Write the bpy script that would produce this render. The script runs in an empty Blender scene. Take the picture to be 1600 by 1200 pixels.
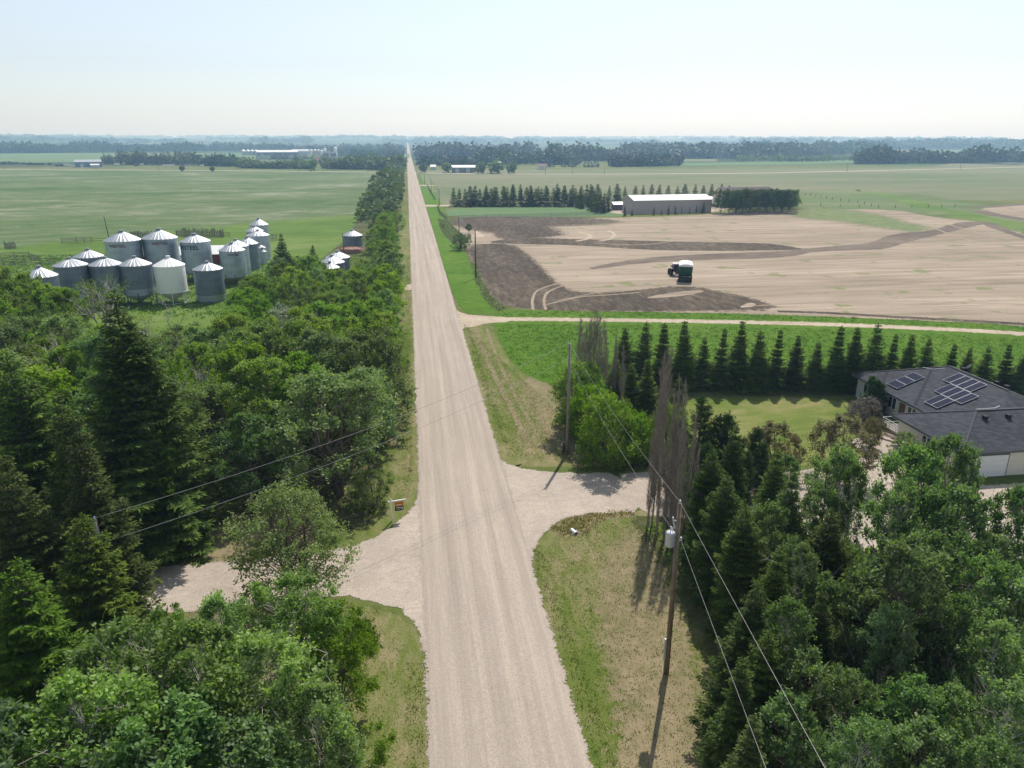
import bpy, math, random
import numpy as np
from mathutils import Vector, Matrix
from mathutils.geometry import tessellate_polygon

R = math.radians
scene = bpy.context.scene
COL = scene.collection

# ------------------------------------------------------------------ camera
CAM_H, FPX = 30.0, 1140.0
PITCH = math.atan(380 / 1140.0)
YAW = R(7.77)
cam_d = bpy.data.cameras.new("camera")
cam_d.sensor_width = 36.0
cam_d.lens = FPX / 1600.0 * 36.0
cam_d.clip_start = 0.5
cam_d.clip_end = 60000
cam = bpy.data.objects.new("camera", cam_d)
COL.objects.link(cam)
cam.location = (0, 0, CAM_H)
cam.rotation_euler = (R(90) - PITCH, 0, -YAW)
scene.camera = cam

# ------------------------------------------------------------------ sky, sun, exposure
SUN_EL, SUN_AZ = R(54), R(25.5)          # azimuth measured clockwise from +Y
world = bpy.data.worlds.new("World")
scene.world = world
world.use_nodes = True
wn = world.node_tree
bg = wn.nodes["Background"]
sky = wn.nodes.new("ShaderNodeTexSky")
sky.sky_type = 'NISHITA'
sky.sun_disc = False
sky.sun_elevation = SUN_EL
sky.sun_rotation = SUN_AZ
sky.air_density = 1.2
sky.dust_density = 0.6
sky.ozone_density = 3.0
sky.altitude = 0
hsv = wn.nodes.new("ShaderNodeHueSaturation")
hsv.inputs['Saturation'].default_value = 0.42
wn.links.new(sky.outputs[0], hsv.inputs['Color'])
tintn = wn.nodes.new("ShaderNodeMix"); tintn.data_type = 'RGBA'; tintn.blend_type = 'MULTIPLY'
tintn.inputs[0].default_value = 1.0
tintn.inputs[7].default_value = (0.93, 0.98, 1.055, 1)      # thin summer haze lets the sky read blue-white
wn.links.new(hsv.outputs[0], tintn.inputs[6])
wn.links.new(tintn.outputs[2], bg.inputs[0])
bg.inputs[1].default_value = 0.118
sun_d = bpy.data.lights.new("sun", 'SUN')
sun_d.energy = 4.3
sun_d.angle = R(0.53)
sun_d.color = (1.0, 0.955, 0.89)
sun = bpy.data.objects.new("sun", sun_d)
COL.objects.link(sun)
sd = Vector((math.sin(SUN_AZ) * math.cos(SUN_EL), math.cos(SUN_AZ) * math.cos(SUN_EL), math.sin(SUN_EL)))
sun.rotation_euler = sd.to_track_quat('Z', 'Y').to_euler()
scene.view_settings.view_transform = 'Standard'
scene.view_settings.look = 'None'
scene.view_settings.exposure = 0.15
scene.view_settings.gamma = 1.0
scene.cycles.max_bounces = 6
scene.cycles.diffuse_bounces = 3
scene.cycles.glossy_bounces = 2
scene.cycles.transmission_bounces = 3
scene.cycles.transparent_max_bounces = 12
scene.cycles.volume_bounces = 1
scene.cycles.use_denoising = True
scene.cycles.sample_clamp_indirect = 4.0

# ------------------------------------------------------------------ survey helpers
def ray(px, py):
    x = px - 800.0
    v = py - 600.0
    d = math.sin(PITCH) * FPX + v * math.cos(PITCH)
    f = math.cos(PITCH) * FPX - v * math.sin(PITCH)
    c, s = math.cos(YAW), math.sin(YAW)
    return (x * c + f * s, -x * s + f * c, -d)

def G(px, py, z=0.0):
    r = ray(px, py)
    t = (CAM_H - z) / -r[2]
    return (r[0] * t, r[1] * t)

def Gh(py, X, Y):
    """height at image row py above ground point X,Y"""
    b = X * math.sin(YAW) + Y * math.cos(YAW)
    v = py - 600.0
    d = math.sin(PITCH) * FPX + v * math.cos(PITCH)
    f = math.cos(PITCH) * FPX - v * math.sin(PITCH)
    return CAM_H - b * d / f

def proj(X, Y, Z):
    """where a point of the place appears in the photograph (for keeping tree tops below what shows behind them)"""
    c, s = math.cos(YAW), math.sin(YAW)
    a, b, h = X * c - Y * s, X * s + Y * c, Z - CAM_H
    zc = b * math.cos(PITCH) - h * math.sin(PITCH)
    yc = h * math.cos(PITCH) + b * math.sin(PITCH)
    return 800 + FPX * a / zc, 600 - FPX * yc / zc

def under(px, pyt, pyb):
    """foot of a vertical thing whose top shows at (px, pyt) and foot at row pyb -> X, Y, height"""
    bx = px + (800.0 - px) * (pyb - pyt) / (4020.0 - pyt)
    X, Y = G(bx, pyb)
    return X, Y, Gh(pyt, X, Y)

def hgt(x, y):
    x = np.asarray(x, float); y = np.asarray(y, float)
    r = np.hypot(x, y)
    az = np.arctan2(x, y)
    s = np.clip((r - 1500) / 8000, 0, 1); s = s * s * (3 - 2 * s)
    left = np.clip((-az + 0.05) * 2.0, 0, 1)
    base = 54 + 26 * left + 7 * np.sin(az * 5 + 1) + 5 * np.sin(az * 13 + 2)
    w = np.clip((r - 1500) / 2500, 0, 1)
    und = w * (5 * np.sin(x / 610 + 1.3) * np.sin(y / 820 + 0.4) + 3 * np.sin(x / 260 + y / 400))
    return s * base + und

def GT(px, py):
    r = ray(px, py)
    if r[2] < 0:
        x, y = G(px, py)
        if math.hypot(x, y) < 1500:
            return (x, y, 0.0)
    n = math.hypot(r[0], r[1])
    u = (r[0] / n, r[1] / n, r[2] / n)
    d = 1400.0
    while d < 12500:
        z = CAM_H + u[2] * d
        hh = float(hgt(u[0] * d, u[1] * d))
        if z <= hh:
            return (u[0] * d, u[1] * d, hh)
        d *= 1.004
    return (u[0] * 12000, u[1] * 12000, float(hgt(u[0] * 12000, u[1] * 12000)))

# ------------------------------------------------------------------ object helpers
def link(o, parent=None):
    COL.objects.link(o)
    if parent is not None:
        o.parent = parent
    return o

def tag(o, label=None, cat=None, group=None, kind=None):
    if label: o['label'] = label
    if cat: o['category'] = cat
    if group: o['group'] = group
    if kind: o['kind'] = kind
    return o

def empty(name, loc=(0, 0, 0), rz=0.0, sc=1.0):
    o = bpy.data.objects.new(name, None)
    o.location = loc
    o.rotation_euler = (0, 0, rz)
    o.scale = (sc, sc, sc)
    o.empty_display_size = 0.5
    COL.objects.link(o)
    return o

def copy_tree(o, parent=None):
    c = o.copy()
    COL.objects.link(c)
    c.parent = parent
    for ch in o.children:
        copy_tree(ch, c)
    return c

class MB:
    """collects simple solids that become ONE mesh object"""
    def __init__(self):
        self.v = []; self.f = []; self.mi = []
    def add(self, vs, fs, mi=0):
        n = len(self.v)
        self.v += [tuple(p) for p in vs]
        self.f += [tuple(i + n for i in q) for q in fs]
        self.mi += [mi] * len(fs)
    def box(self, c, s, rz=0.0, mi=0, M=None):
        x, y, z = s[0] / 2, s[1] / 2, s[2] / 2
        vs = [(-x, -y, -z), (x, -y, -z), (x, y, -z), (-x, y, -z), (-x, -y, z), (x, -y, z), (x, y, z), (-x, y, z)]
        if M is None:
            M = Matrix.Rotation(rz, 3, 'Z')
        vs = [M @ Vector(p) + Vector(c) for p in vs]
        self.add(vs, [(0, 3, 2, 1), (4, 5, 6, 7), (0, 1, 5, 4), (1, 2, 6, 5), (2, 3, 7, 6), (3, 0, 4, 7)], mi)
    def box2(self, a, b, mi=0):
        self.box([(a[i] + b[i]) / 2 for i in range(3)], [abs(b[i] - a[i]) for i in range(3)], 0, mi)
    def bar(self, a, b, w, t=None, mi=0):
        a, b = Vector(a), Vector(b)
        d = b - a
        M = d.to_track_quat('Z', 'Y').to_matrix()
        self.box((a + b) / 2, (w, t or w, d.length), 0, mi, M)
    def tube(self, pts, rad, n=8, mi=0, cap=True):
        pts = [Vector(p) for p in pts]
        if not isinstance(rad, (list, tuple)): rad = [rad] * len(pts)
        vs = []
        for i, p in enumerate(pts):
            d = (pts[min(i + 1, len(pts) - 1)] - pts[max(i - 1, 0)]).normalized()
            q = d.to_track_quat('Z', 'Y').to_matrix()
            for k in range(n):
                a = 2 * math.pi * k / n
                vs.append(p + q @ Vector((math.cos(a) * rad[i], math.sin(a) * rad[i], 0)))
        fs = []
        for i in range(len(pts) - 1):
            for k in range(n):
                k2 = (k + 1) % n
                fs.append((i * n + k, i * n + k2, (i + 1) * n + k2, (i + 1) * n + k))
        if cap:
            fs.append(tuple(reversed(range(n))))
            fs.append(tuple(range((len(pts) - 1) * n, len(pts) * n)))
        self.add(vs, fs, mi)
    def lathe(self, prof, n=24, c=(0, 0, 0), mi=0, cap=True):
        vs = []
        for r, z in prof:
            for k in range(n):
                a = 2 * math.pi * k / n
                vs.append((c[0] + r * math.cos(a), c[1] + r * math.sin(a), c[2] + z))
        fs = []
        for i in range(len(prof) - 1):
            for k in range(n):
                k2 = (k + 1) % n
                fs.append((i * n + k, i * n + k2, (i + 1) * n + k2, (i + 1) * n + k))
        if cap:
            fs.append(tuple(reversed(range(n))))
            fs.append(tuple(range((len(prof) - 1) * n, len(prof) * n)))
        self.add(vs, fs, mi)
    def build(self, name, mat, parent=None, smooth=False):
        me = bpy.data.meshes.new(name)
        me.from_pydata(self.v, [], self.f)
        for m in (mat if isinstance(mat, (list, tuple)) else [mat]):
            me.materials.append(m)
        if any(self.mi): me.polygons.foreach_set('material_index', self.mi)
        if smooth: me.polygons.foreach_set('use_smooth', [True] * len(me.polygons))
        me.update()
        return link(bpy.data.objects.new(name, me), parent)

def quads_mesh(name, Q, tint, mat):
    """Q: (N,4,3) array of leaf shaped quads; tint: one value per quad"""
    n = len(Q)
    me = bpy.data.meshes.new(name)
    me.vertices.add(n * 4)
    me.vertices.foreach_set('co', np.ascontiguousarray(Q, dtype=np.float32).ravel())
    me.loops.add(n * 4)
    me.loops.foreach_set('vertex_index', np.arange(n * 4, dtype=np.int32))
    me.polygons.add(n)
    me.polygons.foreach_set('loop_start', np.arange(0, n * 4, 4, dtype=np.int32))
    try:
        me.polygons.foreach_set('loop_total', np.full(n, 4, dtype=np.int32))
    except Exception:
        pass
    at = me.attributes.new('tint', 'FLOAT', 'FACE')
    at.data.foreach_set('value', np.asarray(tint, dtype=np.float32))
    me.materials.append(mat)
    me.update(calc_edges=True)
    return me

# ------------------------------------------------------------------ materials
def new_mat(name):
    m = bpy.data.materials.new(name)
    m.use_nodes = True
    nt = m.node_tree
    b = nt.nodes.get('Principled BSDF')
    b.inputs['Specular IOR Level'].default_value = 0.25
    return m, nt, b

def N(nt, t, **kw):
    n = nt.nodes.new('ShaderNode' + t)
    for k, v in kw.items():
        if k.startswith('i_'):
            key = k[2:]
            n.inputs[int(key) if key.isdigit() else key].default_value = v
        else:
            setattr(n, k, v)
    return n

def coords(nt, scale=(1, 1, 1), rot=0.0, src='pos'):
    if src == 'pos':
        g = N(nt, 'NewGeometry').outputs['Position']
    else:
        g = N(nt, 'TexCoord').outputs['Object']
    mp = N(nt, 'Mapping')
    mp.inputs['Scale'].default_value = scale
    mp.inputs['Rotation'].default_value = (0, 0, rot)
    nt.links.new(g, mp.inputs['Vector'])
    return mp.outputs[0]

def noise(nt, vec, scale=1.0, detail=4.0, rough=0.55, dist=0.0):
    n = N(nt, 'TexNoise')
    n.inputs['Scale'].default_value = scale
    n.inputs['Detail'].default_value = detail
    n.inputs['Roughness'].default_value = rough
    n.inputs['Distortion'].default_value = dist
    nt.links.new(vec, n.inputs['Vector'])
    return n.outputs['Fac']

def ramp(nt, fac, stops, interp='LINEAR'):
    r = N(nt, 'ValToRGB')
    r.color_ramp.interpolation = interp
    el = r.color_ramp.elements
    while len(el) < len(stops): el.new(0.5)
    for e, (p, c) in zip(el, stops):
        e.position = p
        e.color = (*c, 1) if not isinstance(c, float) else (c, c, c, 1)
    nt.links.new(fac, r.inputs[0])
    return r.outputs[0]

def mix(nt, a, b, fac, mode='MIX'):
    m = N(nt, 'Mix', data_type='RGBA', blend_type=mode)
    for sock, val in ((m.inputs[0], fac), (m.inputs[6], a), (m.inputs[7], b)):
        if hasattr(val, 'links'): nt.links.new(val, sock)
        elif isinstance(val, (int, float)): sock.default_value = val
        else: sock.default_value = (*val, 1)
    return m.outputs[2]

def math_n(nt, op, a, b=0.0):
    m = N(nt, 'Math', operation=op)
    for s, v in ((m.inputs[0], a), (m.inputs[1], b)):
        if hasattr(v, 'links'): nt.links.new(v, s)
        else: s.default_value = v
    return m.outputs[0]

def bump(nt, b, h, strength=0.5, dist=0.1):
    n = N(nt, 'Bump')
    n.inputs['Strength'].default_value = strength
    n.inputs['Distance'].default_value = dist
    nt.links.new(h, n.inputs['Height'])
    nt.links.new(n.outputs[0], b.inputs['Normal'])

def plain(name, col, rough=0.6, metal=0.0, var=0.12, scale=2.0, src='obj'):
    m, nt, b = new_mat(name)
    c = coords(nt, src=src)
    f = noise(nt, c, scale, 5, 0.6)
    lo = tuple(x * (1 - var) for x in col); hi = tuple(min(1, x * (1 + var)) for x in col)
    nt.links.new(ramp(nt, f, [(0.3, lo), (0.7, hi)]), b.inputs['Base Color'])
    b.inputs['Roughness'].default_value = rough
    b.inputs['Metallic'].default_value = metal
    return m

def feather(m, nt, b, rag=1.6, nscale=1.3):
    """ragged cut-out edge: attribute 'edge' runs 0 -> 1 across the rim of a sheet"""
    out = [n for n in nt.nodes if n.type == 'OUTPUT_MATERIAL'][0]
    at = N(nt, 'Attribute', attribute_name='edge')
    n1 = noise(nt, coords(nt), nscale, 6, 0.7)
    n2 = noise(nt, coords(nt), max(nscale * 7, 1.2), 4, 0.75)
    n1 = math_n(nt, 'ADD', math_n(nt, 'MULTIPLY', n1, .55), math_n(nt, 'MULTIPLY', n2, .45))
    rag = rag * 1.35
    s = math_n(nt, 'ADD', at.outputs['Fac'], math_n(nt, 'MULTIPLY', math_n(nt, 'SUBTRACT', n1, 0.5), rag))
    a = math_n(nt, 'GREATER_THAN', s, 0.5)
    tr = N(nt, 'BsdfTransparent')
    mx = N(nt, 'MixShader')
    nt.links.new(a, mx.inputs[0])
    nt.links.new(tr.outputs[0], mx.inputs[1])
    nt.links.new(b.outputs[0], mx.inputs[2])
    nt.links.new(mx.outputs[0], out.inputs['Surface'])
    return m

def ground_mat(name, cols, scales=(0.05, 0.6, 9.0), weights=(0.5, 0.3, 0.2), stretch=(1, 1, 1), rot=0.0, bumpd=0.08, bs=0.6,
               edge=True, fleck=None, nscale=1.3, rag=1.6):
    """blotchy ground cover: three octave bands through a colour ramp"""
    m, nt, b = new_mat(name)
    c = coords(nt, stretch, rot)
    fine = noise(nt, coords(nt), scales[2], 5, 0.7)
    f = None
    for s, w in zip(scales, weights):
        n = fine if s == scales[2] else noise(nt, c, s, 5, 0.6, 0.4)
        n = math_n(nt, 'MULTIPLY', n, w)
        f = n if f is None else math_n(nt, 'ADD', f, n)
    col = ramp(nt, f, cols)
    if fleck:
        fc, thr, fs = fleck
        v = noise(nt, coords(nt), fs, 3, 0.6)
        col = mix(nt, col, fc, ramp(nt, v, [(thr, 0.0), (thr + 0.06, 1.0)]))
    nt.links.new(col, b.inputs['Base Color'])
    b.inputs['Roughness'].default_value = 0.95
    b.inputs['Specular IOR Level'].default_value = 0.08
    bump(nt, b, fine, bs, bumpd)
    if edge: feather(m, nt, b, rag, nscale)
    return m

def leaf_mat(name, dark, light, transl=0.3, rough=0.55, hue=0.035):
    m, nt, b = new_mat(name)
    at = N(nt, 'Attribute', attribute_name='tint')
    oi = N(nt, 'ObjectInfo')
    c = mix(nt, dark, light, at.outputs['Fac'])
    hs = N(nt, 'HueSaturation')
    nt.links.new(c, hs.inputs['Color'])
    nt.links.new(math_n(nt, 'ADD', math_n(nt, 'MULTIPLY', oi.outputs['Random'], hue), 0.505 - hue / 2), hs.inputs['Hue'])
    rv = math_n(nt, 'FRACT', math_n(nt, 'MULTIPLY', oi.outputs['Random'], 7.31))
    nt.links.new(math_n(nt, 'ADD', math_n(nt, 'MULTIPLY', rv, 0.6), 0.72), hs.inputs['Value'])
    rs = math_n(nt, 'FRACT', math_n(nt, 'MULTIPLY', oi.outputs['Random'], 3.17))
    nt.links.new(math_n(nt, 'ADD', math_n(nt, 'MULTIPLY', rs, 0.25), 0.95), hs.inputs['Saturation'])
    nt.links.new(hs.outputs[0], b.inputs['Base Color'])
    b.inputs['Roughness'].default_value = rough
    b.inputs['Specular IOR Level'].default_value = 0.2 if rough < .58 else .1
    tl = N(nt, 'BsdfTranslucent')
    mxc = mix(nt, hs.outputs[0], (1.25, 1.5, 0.45), 1.0, 'MULTIPLY')
    nt.links.new(mxc, tl.inputs[0])
    mx = N(nt, 'MixShader')
    mx.inputs[0].default_value = transl
    nt.links.new(b.outputs[0], mx.inputs[1])
    nt.links.new(tl.outputs[0], mx.inputs[2])
    out = [n for n in nt.nodes if n.type == 'OUTPUT_MATERIAL'][0]
    nt.links.new(mx.outputs[0], out.inputs['Surface'])
    return m
# ------------------------------------------------------------------ ground material palette
def sheet_mats():
    M = {}
    M['ground'] = ground_mat('ground_grass', [(0.36, (0.10, 0.135, 0.035)), (0.5, (0.175, 0.18, 0.065)), (0.62, (0.26, 0.225, 0.12))],
                             scales=(0.045, 0.5, 7.0), weights=(0.42, 0.33, 0.25), edge=False, bumpd=0.12)
    M['verge'] = ground_mat('mown_grass', [(0.36, (0.065, 0.11, 0.018)), (0.46, (0.12, 0.155, 0.03)), (0.53, (0.19, 0.185, 0.075)), (0.60, (0.30, 0.24, 0.14))],
                            scales=(0.11, 0.9, 7.0), weights=(0.36, 0.30, 0.34), stretch=(1, .45, 1), bumpd=0.14)
    M['dry'] = ground_mat('dry_grass', [(0.36, (0.13, 0.14, 0.05)), (0.48, (0.22, 0.185, 0.10)), (0.64, (0.33, 0.26, 0.165))],
                          scales=(0.12, 0.9, 9.0), weights=(0.35, 0.35, 0.3), bumpd=0.1, rag=2.4)
    M['bright'] = ground_mat('bright_grass', [(0.36, (0.055, 0.135, 0.01)), (0.5, (0.10, 0.20, 0.016)), (0.66, (0.17, 0.25, 0.045))],
                             scales=(0.07, 0.6, 5.0), weights=(0.35, 0.35, 0.3), bumpd=0.35, bs=0.9)
    M['lawn'] = ground_mat('lawn_grass', [(0.36, (0.07, 0.13, 0.02)), (0.5, (0.145, 0.18, 0.04)), (0.62, (0.27, 0.235, 0.11))],
                           scales=(0.16, 0.8, 6.0), weights=(0.42, 0.28, 0.30), stretch=(.4, 1, 1), bumpd=0.06)
    M['pasture'] = ground_mat('pasture_grass', [(0.38, (0.052, 0.10, 0.024)), (0.455, (0.09, 0.14, 0.045)), (0.53, (0.135, 0.17, 0.078)), (0.585, (0.22, 0.24, 0.15)), (0.65, (0.40, 0.39, 0.32))],
                              scales=(0.018, 0.11, 0.9), weights=(0.42, 0.34, 0.24), stretch=(.6, 1, 1), rot=0.1, bumpd=0.25, nscale=.15)
    M['pasture_green'] = ground_mat('green_pasture', [(0.36, (0.07, 0.135, 0.018)), (0.52, (0.12, 0.19, 0.035)), (0.66, (0.20, 0.235, 0.09))],
                                    scales=(0.03, 0.25, 4.0), weights=(0.45, 0.3, 0.25), stretch=(.5, 1, 1), bumpd=0.25, nscale=.25, rag=2.2)
    M['rough'] = ground_mat('rough_pasture', [(0.38, (0.095, 0.15, 0.045)), (0.5, (0.15, 0.185, 0.075)), (0.62, (0.24, 0.235, 0.145))],
                            scales=(0.02, 0.12, 1.5), weights=(0.45, 0.35, 0.2), stretch=(.3, 1, 1), bumpd=0.2, nscale=.12, rag=2.4)
    M['hay'] = ground_mat('hay_field', [(0.38, (0.11, 0.15, 0.06)), (0.52, (0.175, 0.185, 0.10)), (0.64, (0.24, 0.22, 0.145))],
                          scales=(0.012, 0.08, 1.5), weights=(0.5, 0.3, 0.2), stretch=(.3, 1, 1), bumpd=0.2, nscale=.1)
    M['stubble'] = ground_mat('stubble', [(0.34, (0.16, 0.14, 0.09)), (0.42, (0.25, 0.20, 0.145)), (0.52, (0.345, 0.275, 0.205)), (0.64, (0.47, 0.385, 0.295))],
                              scales=(0.035, 0.42, 2.4), weights=(0.32, 0.44, 0.24), stretch=(.09, 1, 1), rot=-0.12, bumpd=0.1,
                              fleck=((0.20, 0.21, 0.10), 0.60, 0.12), nscale=.4)
    M['track'] = ground_mat('wheel_track_soil', [(0.36, (0.24, 0.19, 0.135)), (0.5, (0.32, 0.255, 0.185)), (0.64, (0.40, 0.33, 0.245))], scales=(0.2, 1.2, 6.0), weights=(0.35, 0.35, 0.3), bumpd=0.05, nscale=1.0, rag=2.0)
    M['soil'] = ground_mat('ploughed_soil', [(0.36, (0.052, 0.039, 0.029)), (0.47, (0.09, 0.070, 0.053)), (0.55, (0.145, 0.117, 0.086)), (0.62, (0.25, 0.205, 0.14))],
                           scales=(0.09, 0.9, 2.6), weights=(0.27, 0.38, 0.35), stretch=(1, .25, 1), rot=-.40, bumpd=0.35, bs=1.0, nscale=.8, rag=2.6)
    M['soil_light'] = ground_mat('half_ploughed_soil', [(0.36, (0.09, 0.07, 0.057)), (0.5, (0.17, 0.135, 0.105)), (0.64, (0.29, 0.235, 0.175))],
                                 scales=(0.06, 0.5, 2.5), weights=(0.3, 0.35, 0.35), stretch=(.35, 1, 1), bumpd=0.3, bs=1.0, nscale=.4, rag=2.2)
    M['dirt'] = ground_mat('packed_dirt', [(0.36, (0.33, 0.26, 0.18)), (0.5, (0.44, 0.36, 0.27)), (0.64, (0.54, 0.45, 0.34))],
                           scales=(0.2, 1.2, 9.0), weights=(0.4, 0.35, 0.25), bumpd=0.05, nscale=1.2, rag=1.8)
    M['weeds'] = ground_mat('pale_weeds', [(0.38, (0.10, 0.15, 0.04)), (0.5, (0.16, 0.20, 0.08)), (0.62, (0.28, 0.29, 0.17))],
                            scales=(0.2, 1.0, 4.0), weights=(0.3, 0.4, 0.3), bumpd=0.3, nscale=.8, rag=2.4)
    M['crop'] = ground_mat('young_crop', [(0.38, (0.09, 0.16, 0.065)), (0.52, (0.12, 0.19, 0.08)), (0.66, (0.18, 0.22, 0.11))],
                           scales=(0.01, 0.1, 1.5), weights=(0.5, 0.3, 0.2), stretch=(.2, 1, 1), bumpd=0.1, nscale=.1)
    M['litter'] = ground_mat('wood_floor', [(0.36, (0.05, 0.07, 0.02)), (0.5, (0.10, 0.11, 0.04)), (0.66, (0.20, 0.17, 0.09))],
                             scales=(0.2, 0.9, 6.0), weights=(0.35, 0.35, 0.3), bumpd=0.3, bs=.8, nscale=.6, rag=2.4)
    return M

def gravel_mat(name, along='y', edge=True, light=1.0):
    m, nt, b = new_mat(name)
    st = (1, .012, 1) if along == 'y' else (.03, 1, 1)
    tracks = noise(nt, coords(nt, st), 1.1, 4, 0.65, 0.15)
    if along != 'y': tracks = noise(nt, coords(nt, (.5, 1, 1)), 0.9, 5, 0.7, 1.5)
    thin = noise(nt, coords(nt, (1, .03, 1) if along == 'y' else (.6, 1, 1)), 4.5 if along == 'y' else 2.0, 5, 0.7, 1.2)
    blot = noise(nt, coords(nt, (1, .35, 1)), 0.25, 5, 0.6)
    if along == 'y':
        sp = N(nt, 'SeparateXYZ'); nt.links.new(N(nt, 'NewGeometry').outputs['Position'], sp.inputs[0])
        wob = math_n(nt, 'MULTIPLY', noise(nt, coords(nt, (.2, .02, 1)), 1.0, 2, .5), 2.2)
        lane = math_n(nt, 'SINE', math_n(nt, 'MULTIPLY', math_n(nt, 'ADD', sp.outputs[0], wob), 3.6))
        tracks = math_n(nt, 'ADD', tracks, math_n(nt, 'MULTIPLY', lane, .03))
    fine = noise(nt, coords(nt), 22.0, 6, 0.8)
    stones = noise(nt, coords(nt), 6.0, 5, 0.75)
    f = math_n(nt, 'ADD', math_n(nt, 'MULTIPLY', tracks, 0.42 if along == 'y' else .25), math_n(nt, 'ADD', math_n(nt, 'MULTIPLY', thin, 0.22 if along == 'y' else .2), math_n(nt, 'ADD', math_n(nt, 'MULTIPLY', blot, 0.12 if along == 'y' else .25), math_n(nt, 'MULTIPLY', stones, 0.24 if along == 'y' else .3))))
    k = light * .93
    c = ramp(nt, f, [(0.38, (0.37 * k, 0.31 * k, 0.25 * k)), (0.5, (0.465 * k, 0.392 * k, 0.325 * k)), (0.60, (0.58 * k, 0.49 * k, 0.395 * k))])
    c = mix(nt, c, ramp(nt, fine, [(0.38, 0.5), (0.56, 1.05)]), 0.8, 'MULTIPLY')
    nt.links.new(c, b.inputs['Base Color'])
    b.inputs['Roughness'].default_value = 0.95
    b.inputs['Specular IOR Level'].default_value = 0.1
    bump(nt, b, math_n(nt, 'ADD', fine, stones), 0.7, 0.03)
    if edge: feather(m, nt, b, 1.5, .9)
    return m

GM = sheet_mats()
GM['gravel'] = gravel_mat('road_gravel', 'y')
GM['gravel_x'] = gravel_mat('drive_gravel', 'x', light=1.08)

def smooth_poly(pts, it=2):
    P = [np.array(p, float) for p in pts]
    for _ in range(it):
        Q = []
        for i in range(len(P)):
            a, b2 = P[i], P[(i + 1) % len(P)]
            Q += [a * .75 + b2 * .25, a * .25 + b2 * .75]
        P = Q
    return P

USEDZ = set()
def free_z(z):
    while round(z, 5) in USEDZ: z += .0008
    USEDZ.add(round(z, 5))
    return z
def sheet(name, pts, z, mat, fw=0.8, px=True, smooth=2, kind='structure', label=None):
    """flat ground cover: closed outline on the ground with a ragged rim of width fw"""
    z = free_z(z)
    W = [G(*p) for p in pts] if px else pts
    P = smooth_poly(W, smooth) if smooth else [np.array(p, float) for p in W]
    # resample long edges
    Q = []
    for i in range(len(P)):
        a, b2 = P[i], P[(i + 1) % len(P)]
        n = max(1, int(np.linalg.norm(b2 - a) / 12))
        for k in range(n): Q.append(a + (b2 - a) * k / n)
    P = Q
    area = sum(P[i][0] * P[(i + 1) % len(P)][1] - P[(i + 1) % len(P)][0] * P[i][1] for i in range(len(P)))
    if area < 0: P = P[::-1]
    n = len(P)
    inner, outer = [], []
    for i in range(n):
        t = P[(i + 1) % n] - P[i - 1]
        L = np.linalg.norm(t)
        nrm = np.array([t[1], -t[0]]) / (L if L > 1e-6 else 1)
        w = fw * (1 if np.linalg.norm(P[i]) < 250 else 2.0)
        outer.append(P[i] + nrm * w / 2); inner.append(P[i] - nrm * w / 2)
    vs = [(p[0], p[1], z) for p in inner] + [(p[0], p[1], z - .003) for p in outer]
    tris = tessellate_polygon([[Vector((p[0], p[1], 0)) for p in inner]])
    fs = []
    for t in tris:
        a, b2, c = [Vector(vs[k]) for k in t]
        if (b2 - a).cross(c - a).z < 0: t = (t[0], t[2], t[1])
        fs.append(tuple(t))
    for i in range(n):
        j = (i + 1) % n
        fs.append((i, n + i, n + j, j))
    me = bpy.data.meshes.new(name)
    me.from_pydata(vs, [], fs)
    at = me.attributes.new('edge', 'FLOAT', 'POINT')
    at.data.foreach_set('value', [1.0] * n + [0.0] * n)
    me.materials.append(mat)
    me.update()
    o = link(bpy.data.objects.new(name, me))
    tag(o, label=label, kind=kind)
    return o

def ribbon(name, line, w, z, mat, px=True, fw=0.6):
    """a strip of ground cover along a centre line"""
    z = free_z(z)
    W = [np.array(G(*p) if px else p, float) for p in line]
    for _ in range(2):
        Q = [W[0]]
        for a, b2 in zip(W[:-1], W[1:]): Q += [a * .75 + b2 * .25, a * .25 + b2 * .75]
        W = Q + [W[-1]]
    ws = w if isinstance(w, (list, tuple)) else [w, w]
    fw = min(fw, min(ws) * .85)
    vs, ed, fs = [], [], []
    for i, p in enumerate(W):
        t = W[min(i + 1, len(W) - 1)] - W[max(i - 1, 0)]
        nrm = np.array([t[1], -t[0]]) / np.linalg.norm(t)
        ww = (ws[0] + (ws[1] - ws[0]) * i / (len(W) - 1)) / 2
        for k, s in enumerate((-ww - fw / 2, -ww + fw / 2, ww - fw / 2, ww + fw / 2)):
            q = p + nrm * s
            vs.append((q[0], q[1], z)); ed.append(0.0 if k in (0, 3) else 1.0)
    for i in range(len(W) - 1):
        for k in range(3):
            a = i * 4 + k
            fs.append((a, a + 1, a + 5, a + 4))
    me = bpy.data.meshes.new(name)
    me.from_pydata(vs, [], fs)
    me.attributes.new('edge', 'FLOAT', 'POINT').data.foreach_set('value', ed)
    me.materials.append(mat); me.update()
    return tag(link(bpy.data.objects.new(name, me)), kind='structure')

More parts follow.
